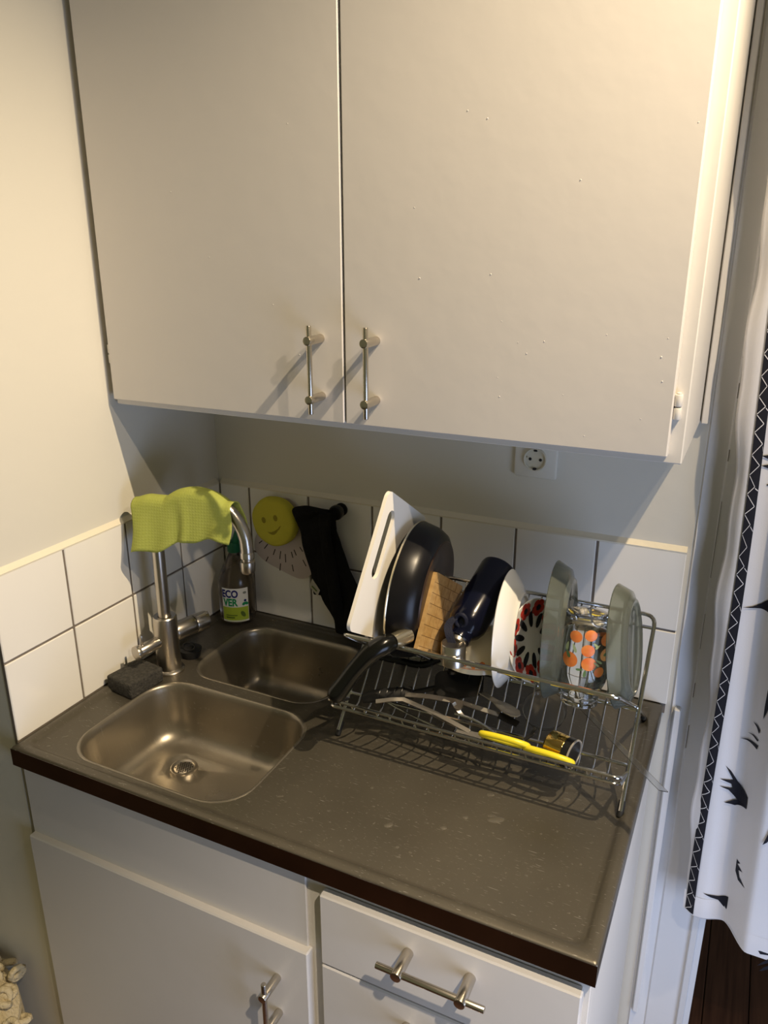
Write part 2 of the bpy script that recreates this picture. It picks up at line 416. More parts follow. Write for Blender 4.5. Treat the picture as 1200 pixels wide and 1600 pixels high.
# water left on the steel
wd = MB()
def drop(x, y, r, zz=ZC, e=1.0, a=0.0):
    bm = bmesh.new(); bmesh.ops.create_uvsphere(bm, u_segments=12, v_segments=6, radius=1)
    mx = Matrix.Translation((x, y, zz)) @ Matrix.Rotation(a, 4, 'Z') @ Matrix.Diagonal((r*e, r, min(.0014, r*.25), 1))
    wd.bm(bm, mx)
for x, y, r, e, a in ((.800, -.425, .007, 1.9, .5), (.792, -.420, .004, 1.6, .2), (.735, -.475, .004, 1.3, 0), (.66, -.505, .005, 1.4, .9), (.757, -.44, .0035, 1.2, 0), (.775, -.375, .004, 1.6, .3), (.885, -.335, .004, 1.7, .3), (.69, -.54, .003, 1, 0), (.855, -.35, .003, 2, .1), (.60, -.44, .003, 1, 0), (.055, -.55, .003, 2.0, .9), (.047, -.50, .0022, 2.2, 1.2), (.05, -.582, .003, 1.5, .1), (.48, -.52, .002, 3, .6), (.445, -.46, .0015, 5, .8)):
    drop(x, y, r, ZC, e, a)
for i in range(150):
    x = random.uniform(.46, .95); y = random.uniform(-.575, -.05); drop(x, y, random.uniform(.0008, .0019), ZC, random.uniform(1, 1.8), random.uniform(0, 3))
w = wd.build('water_droplets', 'water', angle=80); w['kind'] = 'stuff'; tag(w, 'clear water droplets scattered over the steel draining surface', 'water')

# ================================================================ CABINETS
def bar_handle(parent, c, vertical, front, half=.067, post=.0445, r=.0042, rp=.0068, so=.037, lab=None):
    mb = MB(); cx, cz = c; d = (0, 1) if vertical else (1, 0)
    y = front-so
    p = lambda t: (cx+d[0]*t, y, cz+d[1]*t)
    mb.cyl(p(-half), p(half), r, 14, bev=.001)
    for s_ in (-post, post):
        q = p(s_); mb.cyl((q[0], front, q[2]), (q[0], front-so-.0075, q[2]), rp, 18, bev=.0012)
    return mb.build('handle', 'handle', parent)
def hinge(parent, x, z, y):
    mb = MB().cyl((x, y, z+.0008), (x, y, z+.0165), .0052, 14, bev=.0012).cyl((x, y, z-.0165), (x, y, z-.0008), .0052, 14, bev=.0012)
    mb.cyl((x, y, z+.016), (x, y, z+.019), .0032, 10, bev=.0008)
    mb.box(x-.003, x+.004, y+.0005, y+.012, z-.016, z+.016)
    return mb.build('hinge', 'frame', parent)
wc = thing('wall_cabinet', 'white painted two-door wall cabinet hanging above the sink', 'cabinet', (.49, -.14, .532))
MB().box(.0005, .986, -.284, TH-.0005, .532, 1.58, .0015).build('carcass', 'frame', wc)
d1 = MB().box(.0085, .4856, -.3005, -.2835, .5435, 1.55, .0018).build('door', 'paint', wc)
d2 = MB().box(.4885, .9685, -.3005, -.2835, .5435, 1.55, .0018).build('door', 'paint', wc)
bar_handle(d1, (.4475, .629), True, -.3005); bar_handle(d2, (.5425, .630), True, -.3005)
hinge(d1, .0045, .624, -.290); hinge(d2, .9735, .610, -.2905)

bc = thing('base_cabinet', 'white painted base cabinet with one door and three drawers under the sink', 'cabinet', (.49, -.30, -.90))
cr = MB()
cr.box(.0005, .981, -.598, -.578, -.90, -.0365, .001)
cr.box(.0005, .018, -.578, -.002, -.90, -.0365); cr.box(.963, .981, -.578, -.002, -.90, -.0365, .001); cr.box(.018, .963, -.578, -.002, -.86, -.84)
cr.build('carcass', 'frame', bc)
MB().box(.004, .5735, -.6035, -.5982, -.190, -.0365, .001).build('front_panel', 'paint', bc)
bd = MB().box(.0045, .5795, -.616, -.5985, -.80, -.1845, .0022).build('door', 'paint', bc)
bar_handle(bd, (.5245, -.291), True, -.616, half=.060, post=.036); hinge(bd, .001, -.232, -.607)
zt = -.0615
for k, h in enumerate((.127, .165, .25)):
    dr = MB().box(.603, .9735, -.616, -.5985, zt-h, zt, .0022).build('drawer', 'paint', bc)
    bar_handle(dr, (.787, zt-.0385 if k == 0 else zt-.045), False, -.616, half=.076, post=.0445, r=.0047, rp=.0078)
    zt -= h+.0035

# ================================================================ SOCKET
so = thing('wall_socket', 'ivory round-faced electrical socket on a square plate below the wall cabinet', 'socket', (.718, TH, .437))
MB().box(.678, .757, -.0015, TH, .4045, .480, .004, 2).build('plate', 'wall', so)
MB().lathe([(0, .004), (.0165, .004), (.0178, .0045), (.0185, .0075), (.0205, .0082), (.021, .0055), (.021, 0)], (.718, 0, .4405), (0, -1, 0), 40).build('socket_well', 'socket', so)
hm = MB()
for dx in (-.0095, .0095): hm.lathe([(0, .0047), (.0028, .0047), (.0028, .003)], (.718+dx, 0, .4405), (0, -1, 0), 16)
hm.box(.7165-.0015, .7195+.0015, -.0078, -.004, .4405+.0155, .4405+.0195).box(.7165-.0015, .7195+.0015, -.0078, -.004, .4405-.0195, .4405-.0155)
h = hm.build('contact_hole', 'hole', so); h['kind'] = 'stuff'
MB().lathe([(0, .0052), (.0014, .0052), (.0014, .004)], (.718-.0155, 0, .444), (0, -1, 0), 10).build('screw', 'steel', so)

random.seed(5)
for d_, n_, xr, zr_ in ((d2, 20, (.60, .965), (.56, 1.0)), (d1, 7, (.15, .42), (.56, 1.0))):
    pb = MB()
    for i in range(n_):
        x = random.uniform(*xr); z = random.uniform(*zr_); r = random.uniform(.0007, .0014)
        if d_ is d2 and i % 2: z = zr_[0]+(z-zr_[0])*.35; x = xr[0]+.12+(x-xr[0])*.66
        pb.lathe([(0, r*.55), (r*.6, r*.42), (r, 0)], (x, -.3004, z), (0, -1, 0), 8)
    b_ = pb.build('paint_blobs', 'paint', d_); b_['kind'] = 'stuff'

# ================================================================ FAUCET
fc = thing('kitchen_faucet', 'brushed steel gooseneck kitchen faucet behind the left sink corner', 'faucet', (.068, -.29, ZC))
FX, FY = .068, -.290
MB().lathe([(0, 0), (.030, 0), (.030, .004), (.0275, .0065), (.0240, .008), (.0240, .108), (.0232, .1195), (.0215, .1215), (.013, .1205)], (FX, FY, ZC), n=40).build('body', 'steel', fc)
arc = [(FX, FY, .112), (FX, FY, .20), (FX, FY, .268)]
DX, DY = .985, .17
R_ = .094
for k in range(0, 19):
    a = PI-PI*k/18; t = R_+R_*math.cos(a); arc.append((FX+DX*t, FY+DY*t, .280+R_*math.sin(a)))
E_ = arc[-1]; arc.append((E_[0], E_[1], .272))
MB().tube(arc, .0122, 20).build('spout', 'steel', fc)
MB().lathe([(.0125, .0), (.0132, -.002), (.0132, -.012), (.0100, -.014), (.0100, -.017), (.0135, -.019), (.0140, -.024), (.0135, -.038), (.0115, -.042), (.009, -.042), (0, -.040)], (E_[0], E_[1], .272), n=28).build('aerator', 'steel', fc)
lv = MB().cyl((FX+.005, FY+.015, .072), (FX+.016, FY+.062, .071), .0195, 26, bev=.0015).cyl((FX+.0165, FY+.0635, .071), (FX+.026, FY+.094, .070), .0195, 26, bev=.002).build('mixer_lever', 'steel', fc)
MB().cyl((FX+.024, FY+.066, .086), (FX+.044, FY+.078, .097), .0036, 12, bev=.001).build('lever_pin', 'steel', fc)
MB().lathe([(.0185, 0), (.0185, .002)], (FX+.0159, FY+.0615, .071), (.24, .97, 0), 26).build('lever_gap', 'black', fc)
MB().cyl((FX-.003, FY-.015, .066), (FX-.015, FY-.066, .062), .0122, 24, bev=.0015).cyl((FX-.0145, FY-.063, .062), (FX-.0165, FY-.0712, .062), .0145, 24, bev=.001).build('side_valve', 'steel', fc)
MB().cyl((FX-.012, FY-.056, .072), (FX-.012, FY-.056, .095), .0028, 12, bev=.0008).build('valve_pin', 'steel', fc)

# lime cloth draped over the spout
def arcz(x):
    t = (x-FX)/DX
    if t < 0: return .345+t*.3
    t = min(t, 2*R_); return .280+math.sqrt(max(0, R_*R_-(t-R_)**2))
def clothf(u, v):
    x = .036+.202*u+ .004*math.sin(9*v)
    a = arcz(max(x, FX+.03)) if x > FX+.03 else arcz(FX+.03)+(x-FX-.03)*.12
    top = max(a, .352) + .0145
    if x > .20: top = max(arcz(x)+.0145, .352+.0145-.0*(x))
    yc = FY+DY*(x-FX)
    w = (v-.5)*2                     # -1 front edge, 1 back edge
    s = abs(w)*.118
    rr = .0178
    if s < rr*PI/2:
        th = s/rr; oy = rr*math.sin(th); oz = -rr*(1-math.cos(th))
    else:
        e = s-rr*PI/2; oy = rr+e*(.10+.06*math.sin(u*7+1)); oz = -rr-e*.985
    drop = 1+.12*math.sin(u*5.2+.6)*(abs(w))
    ripple = .0035*math.sin(u*23)*max(0, abs(w)-.25)
    sgn = -1 if w < 0 else 1
    fold = .010*math.exp(-((u-.52)/.05)**2)*max(0, abs(w)-.15)
    # the left end wraps down over the pole
    lz = -.020*sm(.16, 0, u)*(0.4+.6*abs(w))
    if sgn > 0: oy *= .88
    zb_ = .263+.040*u-.006*math.sin(u*6.5+.4)+.004*math.sin(u*17)
    fr = -oz/.104
    if sgn > 0: zb_ += .012
    return (x, yc+sgn*(oy+ripple+fold), (top+lz*(1-fr))*(1-fr)+zb_*fr)
cl = MB().grid(clothf, 64, 40).build('dish_cloth', 'cloth', base=(.14, -.29, .25), angle=80, solid=.0022)
tag(cl, 'lime green embossed dish cloth draped over the faucet spout', 'cloth')
nt = M_['cloth'].node_tree; N = nt.nodes; Lk = nt.links
tc = N.new('ShaderNodeTexCoord'); bs = [N.new('ShaderNodeTexWave'), N.new('ShaderNodeTexWave')]
for w_, d_ in zip(bs, ('X', 'Z')):
    w_.bands_direction = d_; w_.inputs['Scale'].default_value = 55; w_.inputs['Distortion'].default_value = 3.0; w_.inputs['Detail Scale'].default_value = 1.0
    Lk.new(tc.outputs['Object'], w_.inputs['Vector'])
mu = N.new('ShaderNodeMath'); mu.operation = 'MULTIPLY'; Lk.new(bs[0].outputs['Fac'], mu.inputs[0]); Lk.new(bs[1].outputs['Fac'], mu.inputs[1])
bp = N.new('ShaderNodeBump'); bp.inputs['Strength'].default_value = .35; bp.inputs['Distance'].default_value = .0008
Lk.new(mu.outputs[0], bp.inputs['Height']); Lk.new(bp.outputs[0], N['Principled BSDF'].inputs['Normal'])

# dark scouring sponge beside the faucet
def rbox(pts, z0, z1, bev, seg=2):
    bm = bmesh.new(); b_ = [bm.verts.new((x, y, z0)) for x, y in pts]; t_ = [bm.verts.new((x, y, z1)) for x, y in pts]; m = len(pts)
    bm.faces.new(b_[::-1]); bm.faces.new(t_)
    for i in range(m): bm.faces.new((b_[i], b_[(i+1) % m], t_[(i+1) % m], t_[i]))
    if bev: bmesh.ops.bevel(bm, geom=bm.edges[:], offset=bev, segments=seg, affect='EDGES', profile=.5)
    return bm
spg = MB().bm(rbox([(.010, -.402), (.079, -.412), (.088, -.330), (.022, -.320)], ZC+.0006, .026, .004, 3)).build('scouring_sponge', 'sponge', base=(.045, -.37, 0))
tag(spg, 'dark grey rectangular scouring sponge lying left of the faucet base', 'sponge')

# black rubber plug with its coiled cord
pl = thing('sink_plug', 'black rubber sink plug lying behind the faucet base', 'plug', (.071, -.226, ZC))
MB().lathe([(0, 0), (.019, 0), (.022, .012), (.023, .017), (.012, .018), (.006, .022), (0, .023)], (.071, -.226, ZC), (0.0, 0, 1), 26).build('plug_body', 'blackmatt', pl)
MB().tube([(.073+.014*math.cos(a), -.232+.006*math.sin(a), .019+.006*math.sin(a)) for a in [2*PI*k/18 for k in range(18)]], .0022, 8, closed=True).build('pull_ring', 'black', pl)

# detergent bottle
BX, BY = .068, -.052
bt = thing('detergent_bottle', 'brownish translucent dish soap bottle with a green cap in the sink corner', 'bottle', (BX, BY, .0015))
def ell_lathe(prof, c, sx, sy, n=40, rot=0):
    mb = MB().lathe(prof, (0, 0, 0), n=n); out = MB()
    cr_, sr_ = math.cos(rot), math.sin(rot)
    out.add([(c[0]+v.x*sx*cr_-v.y*sy*sr_, c[1]+v.x*sx*sr_+v.y*sy*cr_, c[2]+v.z) for v in mb.v], mb.f); return out
ROT = .44
ell_lathe([(0, .003), (.032, .002), (.0385, .006), (.0405, .014), (.0405, .090), (.0395, .100), (.035, .115), (.0275, .133), (.0175, .150), (.0135, .160), (.012, .166), (.012, .172), (0, .172)], (BX, BY, .0015), 1.0, .93, rot=ROT).build('bottle_body', 'bottle', bt)
cp = ell_lathe([(0, .166), (.0145, .166), (.0152, .168), (.0152, .186), (.013, .189), (0, .189)], (BX, BY, .0015), 1, 1)
cp.cyl((BX+.004, BY, .187), (BX+.0150, BY+.004, .216), .0105, 16, bev=.002)
cp.build('flip_cap', 'green_cap', bt)
# wrap-around label, lettering bent onto the same curve
def onlab(a, z, d=0.0):
    # a: distance across the label from its centre; the label faces the camera
    r = .0412+d; ang = -PI/2+ROT+(.04)+a/.0412
    x, y = r*math.cos(ang-ROT), r*math.sin(ang-ROT)*.93-(0 if True else 0)
    return (BX+x*math.cos(ROT)-y*math.sin(ROT), BY+x*math.sin(ROT)+y*math.cos(ROT), .0015+z)
def labpatch(a0, a1, z0, z1, d, name, m, parent, n=14):
    return MB().grid(lambda u, v: onlab(a0+(a1-a0)*u, z0+(z1-z0)*v, d), n, 2).build(name, m, parent)
LA0, LA1 = -.031, .031
lb = labpatch(LA0, LA1, .010, .091, 0.0002, 'label', 'label_w', bt)
labpatch(LA0+.001, LA1-.001, .014, .046, .0005, 'label_band', 'label_g', lb)
def bent_text(s, size, a0, z0, d, name, m, parent, sx=1.0):
    cu = bpy.data.curves.new(name, 'FONT'); cu.body = s; cu.size = size; cu.offset = size*.035; cu.resolution_u = 3
    tmp = bpy.data.objects.new(name, cu); COL.objects.link(tmp); bpy.context.view_layer.update()
    dg = bpy.context.evaluated_depsgraph_get(); me = bpy.data.meshes.new_from_object(tmp.evaluated_get(dg))
    bm = bmesh.new(); bm.from_mesh(me); bmesh.ops.triangulate(bm, faces=bm.faces[:])
    bmesh.ops.subdivide_edges(bm, edges=[e for e in bm.edges if e.calc_length() > size*.2], cuts=2)
    mb = MB(); bm.verts.ensure_lookup_table(); bm.verts.index_update()
    mb.add([onlab(a0+v.co.x*sx, z0+v.co.y, d) for v in bm.verts], [[v.index for v in f.verts] for f in bm.faces]); bm.free()
    bpy.data.objects.remove(tmp); bpy.data.curves.remove(cu)
    return mb.build(name, m, parent)
bent_text('ECO', .0245, -.0300, .0700, .0010, 'lettering', 'ink_blue', lb, .76)
bent_text('VER', .0245, -.0265, .0495, .0010, 'lettering', 'ink_green', lb, .76)
def labdisc(a, z, ra, rz, m, name, rot=0, n=14):
    pts = [(a+ra*math.cos(t)*math.cos(rot)-rz*math.sin(t)*math.sin(rot), z+ra*math.cos(t)*math.sin(rot)+rz*math.sin(t)*math.cos(rot)) for t in [2*PI*k/n for k in range(n)]]
    return MB().add([onlab(a, z, .0012)]+[onlab(p, q, .0010) for p, q in pts], [[0, 1+k, 1+(k+1) % n] for k in range(n)]).build(name, m, lb)
labdisc(.0200, .0535, .0048, .0034, 'ink_green', 'flower_leaf', .6); labdisc(.0260, .0535, .0048, .0034, 'ink_green', 'flower_leaf', -.6)
labdisc(.0230, .0610, .0030, .0030, 'ink_blue', 'flower_head'); labdisc(.0225, .0800, .0042, .0030, 'ink_grey', 'round_mark')
labpatch(-.022, -.002, .019, .0225, .0008, 'small_print', 'ink_dark', lb, 6); labpatch(-.022, .004, .025, .0275, .0008, 'small_print', 'ink_dark', lb, 6)
labpatch(-.024, .023, .0115, .0125, .0008, 'small_print', 'label_g', lb, 10); labdisc(.017, .029, .0045, .008, 'ink_dark', 'leaf_drawing', .5)

# ================================================================ THINGS ON THE TILES
hd = thing('slotted_holder', 'pinkish white plastic rounded triangle with radial slots hanging behind the smiling sponge', 'holder', (.17, -.002, .12))
def outline_pts():
    P_ = [(.098, .145), (.088, .165), (.098, .20), (.125, .25), (.155, .282), (.178, .292), (.200, .283), (.214, .262), (.228, .225), (.244, .185), (.246, .160), (.236, .125), (.222, .112), (.204, .107), (.178, .112), (.150, .121), (.122, .130)]
    out = []; n = len(P_)
    for i in range(n):     # Catmull-Rom
        p0, p1, p2, p3 = [Vector(P_[(i+k-1) % n]) for k in range(4)]
        for t in (0, .33, .66):
            out.append(tuple(.5*((2*p1)+(p2-p0)*t+(2*p0-5*p1+4*p2-p3)*t*t+(3*p1-p0-3*p2+p3)*t**3)))
    return out
ol = outline_pts()
slots = []
C0 = Vector((.170, .232))
for ang, r0, r1 in [(-140, .078, .090), (-129, .072, .088), (-112, .070, .086), (-100, .068, .088), (-90, .072, .092), (-76, .066, .080), (-68, .062, .076), (-52, .062, .074), (-118, .098, .112), (-98, .098, .116), (-80, .096, .112), (-60, .090, .106), (-42, .084, .102), (-30, .072, .090)]:
    a = math.radians(ang); d = Vector((math.cos(a), math.sin(a))); q = Vector((-d.y, d.x))*.0011
    slots.append([tuple(C0+d*r0+q), tuple(C0+d*r1+q), tuple(C0+d*r1-q), tuple(C0+d*r0-q)])
MB().poly(ol, (0, -.0035, 0), (1, 0, 0), (0, 0, 1), -.0022).build('slotted_plate', 'holder', hd)
sl = MB()
for s_ in slots:
    sl.add([(x, -.0034, z) for x, z in s_]+[(x, -.0038, z) for x, z in s_], [[4, 5, 6, 7], [0, 1, 5, 4], [1, 2, 6, 5], [2, 3, 7, 6], [3, 0, 4, 7], [0, 1, 2, 3]])
s2 = sl.build('slots', 'slotshade', hd); s2['kind'] = 'stuff'
MB().lathe([(0, 0), (.012, 0), (.012, .003)], (.178, -.0005, .27), (0, -1, 0), 16).build('suction_pad', 'holder', hd)
# pull the dark slots just proud of the plate
ss = thing('smiley_sponge', 'round yellow foam sponge with a cut-out smiling face on the back wall', 'sponge', (.162, -.008, .19))
def sponge_disc():
    mb = MB(); n = 48
    prof = [(0, 0), (.048, 0), (.0535, .004), (.0555, .011), (.0555, .019), (.0535, .026), (.048, .030), (.030, .031), (0, .031)]
    base = MB().lathe(prof, (0, 0, 0), n=n)
    # slightly irregular outline
    out = []
    for v in base.v:
        a = math.atan2(v.y, v.x); r = 1+.012*math.sin(3*a+.5)+.008*math.sin(7*a)
        out.append((.162+v.x*r, -.0085-v.z, .243+v.y*r))
    return mb.add(out, base.f)
sb = sponge_disc().build('sponge_disc', 'smile', ss, angle=70)
def facedisc(x, z, rx, rz, rot):
    n = 14; pts = []
    for k in range(n):
        t = 2*PI*k/n; a, b = rx*math.cos(t), rz*math.sin(t); pts.append((x+a*math.cos(rot)-b*math.sin(rot), z+a*math.sin(rot)+b*math.cos(rot)))
    return MB().add([(p, -.0399, q) for p, q in pts]+[(p, -.0385, q) for p, q in pts], [list(range(n))]+[[k, (k+1) % n, n+(k+1) % n, n+k] for k in range(n)])
facedisc(.142, .247, .0052, .0070, .15).build('eye_hole', 'smileshade', ss); facedisc(.172, .256, .0052, .0070, .15).build('eye_hole', 'smileshade', ss)
n = 14; up = []; lo = []
for k in range(n+1):
    t = k/n; x = .149+.037*t; z = .2215+.020*t-.009*math.sin(PI*t); w_ = .0125*math.sin(PI*min(1, t*1.15))**.8*(t**.6) if t < .80 else .0095*(1-t)/.2
    up.append((x, z+w_*.4)); lo.append((x, z-w_*.6))
MB().add([(p, -.0399, q) for p, q in up+lo[::-1]], [list(range(2*n+2))]).build('smile_hole', 'smileshade', ss)

hk = MB().lathe([(0, .030), (.013, .030), (.0155, .028), (.0160, .024), (.0155, .018), (.008, .014), (.007, .004), (.014, .003), (.014, 0), (0, 0)], (.313, -.0002, .285), (0, -1, 0), 30).build('wall_hook', 'black', base=(.313, 0, .285))
tag(hk, 'round black wall hook on the back tiles holding the charcoal cloth', 'hook')
ct = thing('hanging_cloth', 'charcoal terry cloth hanging in folds from the round black hook', 'cloth', (.30, -.03, .02))
def towel(path, w0, w1, depth, ph):
    # path: (x, y, z); widths interpolate, cross-section a flattened wavy loop
    mb = MB(); m = len(path); n = 20; vs = []
    for i, (x, y, z, w) in enumerate(path):
        for k in range(n):
            a = 2*PI*k/n; wob = 1+.12*math.sin(3*a+i*.5+ph)
            vs.append((x+w*math.cos(a)*wob, y+depth*math.sin(a)*(1+.4*math.sin(2*a+i*.7)), z+.003*math.sin(2*a+ph+i*.3)))
    fs = [[i*n+k, i*n+(k+1) % n, (i+1)*n+(k+1) % n, (i+1)*n+k] for i in range(m-1) for k in range(n)]
    fs += [list(range(n))[::-1], [(m-1)*n+k for k in range(n)]]
    return mb.add(vs, fs)
def spl(P_, n=5):
    out = []; m = len(P_)
    for i in range(m-1):
        p = [P_[max(0, min(m-1, i+k-1))] for k in range(4)]
        for j in range(n):
            t = j/n; out.append(tuple(.5*((2*p[1][c])+(p[2][c]-p[0][c])*t+(2*p[0][c]-5*p[1][c]+4*p[2][c]-p[3][c])*t*t+(3*p[1][c]-p[0][c]-3*p[2][c]+p[3][c])*t**3) for c in range(len(P_[0]))))
    out.append(tuple(P_[-1])); return out
towel(spl([(.300, -.038, .290, .016), (.285, -.033, .275, .030), (.288, -.028, .22, .036), (.300, -.028, .16, .044), (.326, -.028, .10, .052), (.342, -.026, .05, .048), (.345, -.024, .012, .038)]), 0, 0, .013, 0).build('front_fall', 'charcoal', ct, angle=70)
towel(spl([(.300, -.045, .294, .010), (.262, -.040, .288, .036), (.248, -.034, .262, .030), (.258, -.030, .225, .028), (.262, -.028, .18, .024), (.272, -.026, .13, .024), (.278, -.024, .092, .022)]), 0, 0, .010, 1.3).build('side_fall', 'charcoal', ct, angle=70)
towel(spl([(.303, -.052, .292, .013), (.302, -.050, .24, .013), (.308, -.047, .17, .014), (.318, -.044, .10, .015), (.326, -.040, .04, .013)]), 0, 0, .007, 2.1).build('rolled_hem', 'charcoal', ct, angle=70)
tg_ = MB().poly([(0, 0), (.020, -.018), (.026, -.004), (.008, .020)], (.252, -.0405, .112), (1, 0, 0), (0, 0, 1), -.0008).build('care_tag', 'tag', ct)
MB().poly([(0, 0), (.012, -.010), (.014, -.008), (.002, .002)], (.258, -.0418, .114), (1, 0, 0), (0, 0, 1), -.0003).build('tag_print', 'ink_dark', tg_)

# ================================================================ DISH RACK
XL, XR = .4835, .9665
rk = thing('dish_rack', 'chromed folding wire dish rack standing on the draining side', 'dish rack', (.725, -.2, ZC))
FR, BK = Vector((0, -.341, ZC+.004)), Vector((0, -.055, ZC+.004))
TP, UP = Vector((0, -.135, .238)), Vector((0, -.335, .193))
def on_long(t): return FR.lerp(TP, t)
def on_short(t): return BK.lerp(UP, t)
def at(p, x): return (x, p.y, p.z)
def corner(a, c, b, r, n=5):
    a, b, c = Vector(a), Vector(b), Vector(c); u = (a-c).normalized()*r; w = (b-c).normalized()*r
    return [tuple((c+u)*(1-t)**2+c*2*t*(1-t)+(c+w)*t*t) for t in [k/n for k in range(n+1)]]
lf = [at(on_long(.02), XL)]+corner(at(FR, XL), at(TP, XL), at(TP, XR), .018)+corner(at(TP, XL), at(TP, XR), at(FR, XR), .018)+[at(on_long(.02), XR)]
MB().tube(lf, .0034, 10).build('long_frame', 'chrome', rk)
sl_ = [at(on_short(.02), XL+.004), at(on_short(.60), XL+.006)]+corner(at(on_short(.60), XL+.006), at(UP, XL+.012), at(UP, XR), .012)+corner(at(UP, XL), at(UP, XR-.022), at(on_short(.62), XR-.004), .012)+[at(on_short(.62), XR-.0055), at(on_short(.02), XR-.0045)]
MB().tube(sl_, .0034, 10).build('short_frame', 'chrome', rk)
for p, x in ((on_long(0), XL), (on_long(0), XR), (on_short(0), XL+.004), (on_short(0), XR-.0045)):
    d = (on_long(.08)-on_long(0)) if p == on_long(0) else (on_short(.06)-on_short(0))
    MB().cyl((x, p.y, ZC+.0003), (x, p.y+d.y, ZC+.0003+d.z), .0052, 14, bev=.0012).build('rubber_foot', 'blackmatt', rk)
# upper second rail, top second rail
U2 = on_short(.90)
MB().tube([at(U2, XL+.008), at(U2, XR-.020)], .0026, 8).build('rail', 'chrome', rk)
TR1 = Vector((0, -.374, .087)); TR2 = Vector((0, -.364, .069))
lowp = on_long(.20)
for T_ in (TR1, TR2):
    MB().tube([at(lowp+Vector((0, 0, .0)), XL+.002)]+corner(at(lowp, XL), at(T_, XL+.0), at(T_, XR), .012)+corner(at(T_, XL), at(T_, XR-.002), at(lowp, XR), .012)+[at(lowp, XR-.001)], .0027, 8).build('tray_rail', 'chrome', rk)
BR = on_long(.235)
MB().tube([at(BR, XL), at(BR, XR)], .0030, 8).build('rail', 'chrome', rk)
PV = on_long(.93)
MB().tube([at(PV, XL), at(PV, XR)], .0022, 8).build('rail', 'chrome', rk)
nw = 20
w0 = MB(); w1 = MB()
x = 0
jp = [TR1+Vector((0, .0, .001)), TR2+Vector((0, .0005, 0)), Vector((0, -.345, .052)), Vector((0, -.325, .040)), Vector((0, -.302, .0445)), on_long(.26), on_long(.6), on_long(1.0)]
up_ = [UP+Vector((0, 0, 0)), U2, on_short(.6), on_short(.50), on_short(.46)]
off = Vector((0, .0022, -.0020))
jm = MB().tube([at(p, 0) for p in jp], .00155, 6)
um = MB().tube([at(p, 0) for p in up_], .00155, 6)
j0 = jm.build('tray_wire', 'chrome', rk, base=(0, 0, 0)); u0 = um.build('basket_wire', 'chrome', rk, base=(0, 0, 0))
for o in (j0, u0): o.location = (0-.725, .2, -ZC)
for i in range(nw):
    xx = XL+.022+i*(XR-XL-.050)/(nw-1)
    for src, dx in ((j0, 0), (u0, .008)):
        o = src if i == 0 else src.copy()
        if i: COL.objects.link(o)
        o.parent = rk; o.location = (xx+dx-.725 if src is j0 else min(xx+dx, XR-.03)-.725, .2, -ZC)
# valley rails where the two sides cross
for t in (.50, .62):
    MB().tube([at(on_short(t)+Vector((0, 0, -.003)), XL+.004), at(on_short(t)+Vector((0, 0, -.003)), XR-.006)], .0022, 8).build('rail', 'chrome', rk)

# ================================================================ THINGS IN THE RACK
def plate_prof(R, h=.024, t=.0028, foot=.62):
    return [(0, .0045), (foot*R*.96, .0045), (R*(foot+.12), .0085), (R-.004, h), (R-.001, h+.0008), (R, h-.0004), (R-.001, h-.0022), (R*(foot+.13), .0085-t-.0008), (R*foot*1.04, .0010), (R*foot*1.0, -.0025), (R*foot*.94, -.0025), (R*foot*.90, .0012), (0, .0012)]
# white cutting board
cbd = thing('cutting_board', 'white plastic cutting board with a slot handle standing at the left end of the rack', 'cutting board', (.512, -.20, .15))
FB = Vector((.5460, -.410, .2455)); FT = Vector((.5590, -.290, .440)); dn = Vector((0.0, .848, -.530)).normalized()
e1 = (FT-FB); Lb = e1.length; e1.normalize(); e2 = (dn-e1*dn.dot(e1)).normalized()
ho = [(e, f) for e, f in rrect(.090, .205, .022, .050, .0138, 6)]
MB().poly(rrect(0, Lb+.002, 0, .185, .014, 6), FB, e1, e2, .006, [ho]).build('board', 'white_plastic', cbd)
# frying pan, opening turned to the board
pn = thing('frying_pan', 'black frying pan on its side with its curved black handle over the rack front', 'frying pan', (.57, -.22, .12))
ax = Vector((-.996, -.063, .068)).normalized(); Rp = .1205; oc = Vector((.5640, -.212, .2390))-ax*.047
MB().lathe([(0, .0025), (Rp*.76, .0025), (Rp*.86, .007), (Rp*.93, .02), (Rp-.0015, .046), (Rp+.0005, .0485), (Rp+.0005, .045), (Rp*.955, .019), (Rp*.885, .005), (Rp*.80, -.0008), (Rp*.76, -.001)], oc, ax, 64).build('pan_body', 'pan_out', pn)
MB().lathe([(Rp*.79, -.0006), (Rp*.77, -.0030), (Rp*.45, -.0030), (Rp*.43, -.0022), (Rp*.2, -.0022), (Rp*.18, -.0030), (0, -.0030)], oc, ax, 64).build('pan_base', 'pan_base', pn)
MB().lathe([(Rp+.0003, .0455), (Rp+.0014, .0470), (Rp+.0004, .0490), (Rp-.0014, .0475)], oc, ax, 64).build('pan_rim', 'pan_rim', pn)
ferr0 = Vector((.604, -.312, .205)); ferr1 = Vector((.592, -.347, .207))
MB().cyl(ferr0, ferr1, .0135, 22, r2=.0125).build('ferrule', 'pan_rim', pn)
hp = [(.591, -.349, .2065, .0135), (.583, -.362, .206, .0150), (.570, -.374, .198, .0150), (.556, -.383, .181, .0138), (.543, -.391, .162, .0130), (.531, -.398, .142, .0132), (.520, -.404, .124, .0142), (.5165, -.405, .117, .0120)]
hp = spl(hp, 5)
h_ = MB().tube([p[:3] for p in hp], [p[3]*1.10 for p in hp], 16)
h_.build('pan_handle', 'bake', pn, angle=60)
